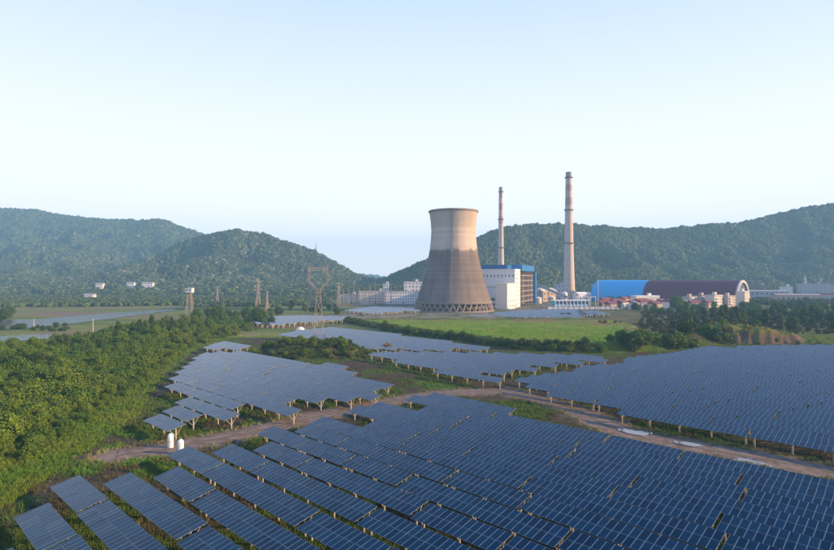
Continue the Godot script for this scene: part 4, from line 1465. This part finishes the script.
func vegetation() -> void:
	for k in 4:
		cache["shrub%d" % k] = leafy(30 + k, 1.5 + 0.2 * (k % 2), 2.2 + 0.5 * (k / 2), 8 + k, 170 - 20 * k, 0.105 + 0.02 * k)
		cache["shrub%d_trunk" % k] = trunk_mesh(0.9, 0.07)
		cache["tree%d" % k] = leafy(50 + k, 2.2 + 0.35 * k, 6.9 - 0.5 * k, 11 + 2 * k, 230, 0.16 + 0.02 * k)
		cache["tree%d_trunk" % k] = trunk_mesh(2.6, 0.17)
		cache["poplar%d" % k] = leafy(70 + k, 2.0, 9.0, 14, 110, 0.30, 0.35)
		cache["poplar%d_trunk" % k] = trunk_mesh(3.2, 0.18)
	var r := rng
	# the thicket: candidates over the bank, the largest in the picture one by one, the rest as a mass
	var list := []
	var bk: PackedVector2Array = polys.bank
	for k in 9000:
		var v := 322.0 + 185.0 * pow(r.randf(), 1.7)
		var q := gp(r.randf_range(-70, 275), v)
		var p := Vector2(q.x, -q.z)
		var e := edge_dist(p, bk)
		if e < 0.0: continue
		if r.randf() > clampf(p.y * p.y / 30000.0, 0.28, 1.0): continue
		var big := noise.get_noise_2d(p.x * 0.9, p.y * 0.9)
		var tall := smoothstep(18.0, 45.0, e) * (0.5 + big)
		var s := r.randf_range(0.45, 1.3)
		var kind := "shrub%d" % (r.randi() % 4)
		if r.randf() < tall * 0.75:
			kind = "tree%d" % (r.randi() % 4)
			s = r.randf_range(0.4, 1.05)
		elif r.randf() < 0.25: s *= 1.35
		if e < 6.0: s *= 0.6
		list.append([p, kind, s, r.randf() * TAU, big])
	list.sort_custom(func(a, b): return a[0].y / a[2] < b[0].y / b[2])
	var stuff := {}
	var n := {"shrub": 0, "tree": 0}
	for q in list:
		var p: Vector2 = q[0]
		var y := ground_height(p.x, p.y) - 0.08
		var base: String = (q[1] as String).substr(0, 5).replace("0", "").replace("1", "").replace("2", "").replace("3", "")
		var f: float = clampf(0.5 + q[4] * 1.3 + r.randfn() * 0.25, 0, 1)
		var limit := 120 if base == "shrub" else 130
		if n[base] < limit:
			n[base] += 1
			var mi := 2 if f > 0.72 else 0 if f > 0.4 else 1
			if base == "tree": mi = 0 if f > 0.72 else 1 if f > 0.3 else 3
			var tone: String = ["olive green", "fresh green", "yellowish", "dark green"][mi]
			plant("shrub" if base == "shrub" else "broadleaf_tree", "%s %s leafy %s of the thicket on the bank beside the solar field" % ["small" if q[2] < 0.7 else "medium" if q[2] < 1.0 else "large", tone, "shrub" if base == "shrub" else "young tree"], base, "%s %ss of the thicket" % [tone, base], Vector3(p.x, y, -p.y), q[1], q[2], M["leaf%d" % mi], q[3])
		else:
			if not stuff.has(q[1]): stuff[q[1]] = []
			var c := Color(0.068, 0.14, 0.018).lerp(Color(0.138, 0.20, 0.022), f)
			if base == "tree": c = Color(0.05, 0.105, 0.022).lerp(Color(0.115, 0.175, 0.022), f)
			stuff[q[1]].append([Vector3(p.x, y, -p.y), q[2], q[3], c])
	print("thicket ", list.size(), n)
	for k in stuff: mass("thicket", "mass of farther shrubs and young trees in the thicket", "thicket", cache[k], M.tint, stuff[k])
	# tree group behind the thicket and along the valley
	var far := []
	for k in 26: far.append([at_depth(r.randf_range(196, 272), r.randf_range(330, 420)), "tree", r.randf_range(1.0, 1.75), 3 if r.randf() < 0.6 else 1, "tree in the group at the thicket's end", "tree group at the thicket's end"])
	for k in 7: far.append([at_depth([118.0, 122.0, 140.0, 146.0, 152.0, 163.0, 172.0][k], [250.0, 262.0, 270.0, 255.0, 290.0, 280.0, 300.0][k]), "poplar", r.randf_range(0.75, 1.0), 1 if k % 2 else 3, "tree standing clear above the thicket's crest", "trees above the thicket crest"])
	for k in 12: far.append([at_depth(r.randf_range(276, 345), r.randf_range(440, 520)), "tree", r.randf_range(0.9, 1.5), 3, "tree in the belt behind the far solar strip", "trees behind the far solar strip"])
	for k in 22: far.append([at_depth(r.randf_range(-10, 70), r.randf_range(300, 330)), "shrub", r.randf_range(0.8, 1.4), 3, "bush in the hedge between pond and river", "hedge bushes between pond and river"])
	for k in 5: far.append([at_depth(r.randf_range(-6, 12), r.randf_range(360, 420)), "tree", r.randf_range(1.2, 1.7), 3, "tree on the river's grassy tongue", "trees on the river tongue"])
	# belt of dark trees below the village
	for k in 90: far.append([at_depth(r.randf_range(685, 860), r.randf_range(300, 440)), "tree" if k % 3 else "poplar", r.randf_range(0.9, 1.6), 3 if r.randf() < 0.75 else 1, "tree in the belt between earth bank and village", "tree belt below the village"])
	for k in 40: far.append([at_depth(r.randf_range(595, 750), r.randf_range(440, 560)), "tree", r.randf_range(0.7, 1.35), 3 if r.randf() < 0.7 else 1, "garden tree among the village houses before the vault", "garden trees of the village"])
	for k in 50: far.append([at_depth(r.randf_range(740, 860), r.randf_range(480, 640)), "tree", r.randf_range(0.8, 1.5), 3 if r.randf() < 0.7 else 1, "tree among the warehouses beyond the coal shed's arched end", "trees among the warehouses"])
	far.append([at_depth(677, 540), "tree", 2.3, 1, "round tree in front of the maroon vault", ""])
	for k in 3: far.append([at_depth(611 + k * 9, 620), "tree", 1.7, 3, "tree standing against the blue vault", "trees against the blue vault"])
	for k in 8: far.append([at_depth(r.randf_range(560, 600), r.randf_range(390, 420)), "shrub", r.randf_range(0.9, 1.6), 3, "bush at the far corner of the lawn by the yard", "bushes at the lawn's far corner"])
	# big bushes in front of the lawn's end
	var bush := [[622, 219, 1.55, 3], [634, 216, 1.9, 3], [646, 221, 1.5, 1], [655, 224, 1.2, 0], [669, 223, 1.5, 3], [679, 228, 1.75, 1], [686, 238, 2.0, 3], [694, 230, 1.2, 0], [716, 240, 1.7, 3], [726, 243, 1.3, 1], [641, 227, 1.5, 0], [610, 222, 0.9, 1], [707, 243, 1.6, 1]]
	for b in bush: far.append([at_depth(b[0], b[1]), "bushy", b[2], b[3], "rounded bush at the edge of the wide solar array", "large bushes by the wide array"])
	cache["bushy0"] = leafy(91, 2.3, 4.0, 12, 170, 0.2)
	cache["bushy1"] = leafy(92, 2.5, 3.6, 12, 170, 0.2)
	cache["bushy2"] = leafy(93, 2.2, 4.4, 12, 170, 0.2)
	cache["bushy3"] = leafy(94, 2.4, 3.8, 12, 170, 0.2)
	for k in 4: cache["bushy%d_trunk" % k] = trunk_mesh(1.4, 0.12)
	# hedge along the lawn bank
	var hedge := poly([[345, 322.5], [372, 328], [404, 333.5], [440, 338.5], [475, 343], [520, 350], [560, 351.5], [606, 353]])
	for k in 75:
		var j := r.randi() % (hedge.size() - 1)
		var p := hedge[j].lerp(hedge[j + 1], r.randf()) + Vector2(r.randf_range(-1, 1), r.randf_range(-0.5, 4.0))
		far.append([Vector3(p.x, 0, -p.y), "shrub", r.randf_range(0.5, 1.4), [3, 1, 3, 0][r.randi() % 4], "bush in the hedge along the lawn bank", "hedge bushes of the lawn bank"])
	# bushes over the mound
	for k in 55:
		var a := r.randf() * TAU
		var q := sqrt(r.randf())
		far.append([Vector3(-39.5 + cos(a) * q * 23.0, 0, -206.0 + sin(a) * q * 11.5), "shrub", r.randf_range(0.6, 1.25), [0, 1, 0, 1, 3, 2][r.randi() % 6], "bush growing on the overgrown mound", "bushes on the mound"])
	far.append([gp(387, 352), "shrub", 1.5, 4, "bush at the narrow array's edge", ""])
	for k in 34: far.append([Vector3(r.randf_range(112, 176), 0, -r.randf_range(238, 268)), "shrub", r.randf_range(0.4, 0.9), [0, 2, 4][r.randi() % 3], "bush on top of the earth bank", "bushes on the earth bank"])
	for q in far:
		var p: Vector3 = q[0]
		var base: String = q[1]
		var about: Array = {"tree": [0.95, 1.35], "poplar": [0.95, 1.3], "shrub": [0.75, 1.05], "bushy": [1.4, 1.7]}[base]
		var size_word: String = "small" if q[2] < about[0] else "medium" if q[2] < about[1] else "large"
		var look: String = ["olive green", "fresh green", "yellowish", "dark green", "rust brown"][q[3]]
		q[4] = "%s %s %s%s" % [size_word, look, "slender " if base == "poplar" else "", q[4]]
		plant({"tree": "broadleaf_tree", "poplar": "slender_tree", "shrub": "shrub", "bushy": "bush"}[base], q[4], "tree" if base in ["tree", "poplar"] else "bush", q[5], Vector3(p.x, ground_height(p.x, -p.z) - 0.1, p.z), base + str(r.randi() % 4), q[2], M["leaf%d" % q[3]], r.randf() * TAU)
	# undergrowth: on the mound, along the lawn bank, below the tree belt
	var under := []
	for k in 420:
		var a := r.randf() * TAU
		var q := sqrt(r.randf())
		var x := -39.5 + cos(a) * q * 23.5
		var d := 206.0 + sin(a) * q * 12.5
		under.append([Vector3(x, ground_height(x, d) - 0.1, -d), r.randf_range(0.3, 0.7), r.randf() * TAU, [Color(0.075, 0.13, 0.022), Color(0.11, 0.15, 0.03), Color(0.12, 0.11, 0.05), Color(0.06, 0.11, 0.022)][r.randi() % 4]])
	for k in 330:
		var j := r.randi() % (hedge.size() - 1)
		var p := hedge[j].lerp(hedge[j + 1], r.randf()) + Vector2(r.randf_range(-1, 1), r.randf_range(-1.0, 5.0))
		under.append([Vector3(p.x, ground_height(p.x, p.y) - 0.1, -p.y), r.randf_range(0.35, 0.8), r.randf() * TAU, Color(0.05, 0.09, 0.024).lerp(Color(0.12, 0.14, 0.035), r.randf())])
	for k in 900:
		var q := at_depth(r.randf_range(640, 880), r.randf_range(285, 480))
		if q.x > 120.0 and -q.z < 300.0 and q.x < 178.0: continue
		under.append([Vector3(q.x, ground_height(q.x, -q.z) - 0.1, q.z), r.randf_range(0.5, 1.2), r.randf() * TAU, Color(0.035, 0.06, 0.02).lerp(Color(0.12, 0.115, 0.035), r.randf() * r.randf())])
	for k in 260:
		var q := at_depth(r.randf_range(600, 735), r.randf_range(240, 345))
		if in_poly("lawn", Vector2(q.x, -q.z)) and -q.z < 315.0: continue
		under.append([Vector3(q.x, ground_height(q.x, -q.z) - 0.1, q.z), r.randf_range(0.3, 0.8), r.randf() * TAU, Color(0.06, 0.08, 0.02).lerp(Color(0.20, 0.15, 0.06), r.randf())])
	mass("undergrowth", "low undergrowth over mound, lawn bank and tree belt", "undergrowth", cache["shrub1"], M.tint, under)
	# woods at the foot of the left hills, in the valley and behind the village
	var woods := []
	for k in 9000:
		var d := r.randf_range(560, 1050)
		var p := at_depth(r.randf_range(-120, 330), d)
		if noise2.get_noise_2d(p.x * 0.6, d * 0.9) < -0.12 or not open_spot(p.x, d): continue
		var c := Color(0.045, 0.08, 0.03).lerp(Color(0.10, 0.14, 0.042), r.randf())
		woods.append([Vector3(p.x, 1.0, p.z), r.randf_range(2.4, 4.4), r.randf() * TAU, c])
	mass("forest", "wood across the river at the foot of the far slope", "forest", cache["hill_crown"], M.forest, woods)
	var woods2 := []
	for k in 3800:
		var d := r.randf_range(620, 980)
		var u := r.randf_range(600, 900)
		if u < 755 and d < 800: continue
		var p := at_depth(u, d)
		if not open_spot(p.x, d): continue
		var c := Color(0.034, 0.06, 0.022).lerp(Color(0.08, 0.11, 0.03), r.randf())
		if noise2.get_noise_2d(p.x, d) > 0.15: c = Color(0.09, 0.10, 0.045)
		woods2.append([Vector3(p.x, 1.5 + maxf(0, (d - 700.0) * 0.035), p.z), r.randf_range(2.6, 4.6), r.randf() * TAU, c])
	mass("forest", "wood behind the village reaching up to the pagoda", "forest", cache["hill_crown"], M.forest, woods2)
	# grass
	var tuft := Shape.new()
	for k in 9:
		var a := k * 2.4
		var o := Vector3(cos(a), 0, sin(a)) * 0.28 * sqrt(k / 9.0)
		var lean := Vector3(cos(a + 1), 0, sin(a + 1)) * 0.2
		var side := Vector3(-sin(a), 0, cos(a)) * 0.045
		var g := 0.7 + 0.07 * k
		tuft.tint = Color(g, g, g)
		tuft.quad(o - side, o - side * 0.6 + lean * 0.5 + Vector3(0, 0.3, 0), o + side * 0.2 + lean + Vector3(0, 0.5, 0), o + side)
	var tm := tuft.mesh()
	var tufts := []
	for k in 90000:
		var v := 335.0 + 215.0 * pow(r.randf(), 1.25)
		var q := gp(r.randf_range(-40, 880), v)
		var p := Vector2(q.x, -q.z)
		if p.y < 195.0 and (line_dist(p, track) < 3.2 or line_dist(p, track2) < 2.4): continue
		var b2 := noise2.get_noise_2d(p.x * 2.3 + 900, p.y * 2.3)
		if in_poly("field", p) and b2 < -0.12 and r.randf() < 0.8: continue
		var c := ground_color(p.x, p.y)
		var g := r.randf_range(0.8, 1.5)
		c = Color(c.r * g * 0.9, c.g * g * 1.15, c.b * g * 0.8)
		tufts.append([Vector3(p.x, ground_height(p.x, p.y) - 0.03, -p.y), r.randf_range(0.5, 1.25), r.randf() * TAU, c])
	for k in 7000:
		var q := gp(r.randf_range(340, 680), r.randf_range(318, 352), 3.0)
		var p := Vector2(q.x, -q.z)
		if not in_poly("lawn", p): continue
		var c := ground_color(p.x, p.y)
		var g := r.randf_range(0.75, 1.5)
		tufts.append([Vector3(p.x, ground_height(p.x, p.y) - 0.03, -p.y), r.randf_range(0.6, 1.3), r.randf() * TAU, Color(c.r * g, c.g * g, c.b * g)])
	mass("grass", "rough grass growing over the field and along the track", "grass", tm, M.tint, tufts)
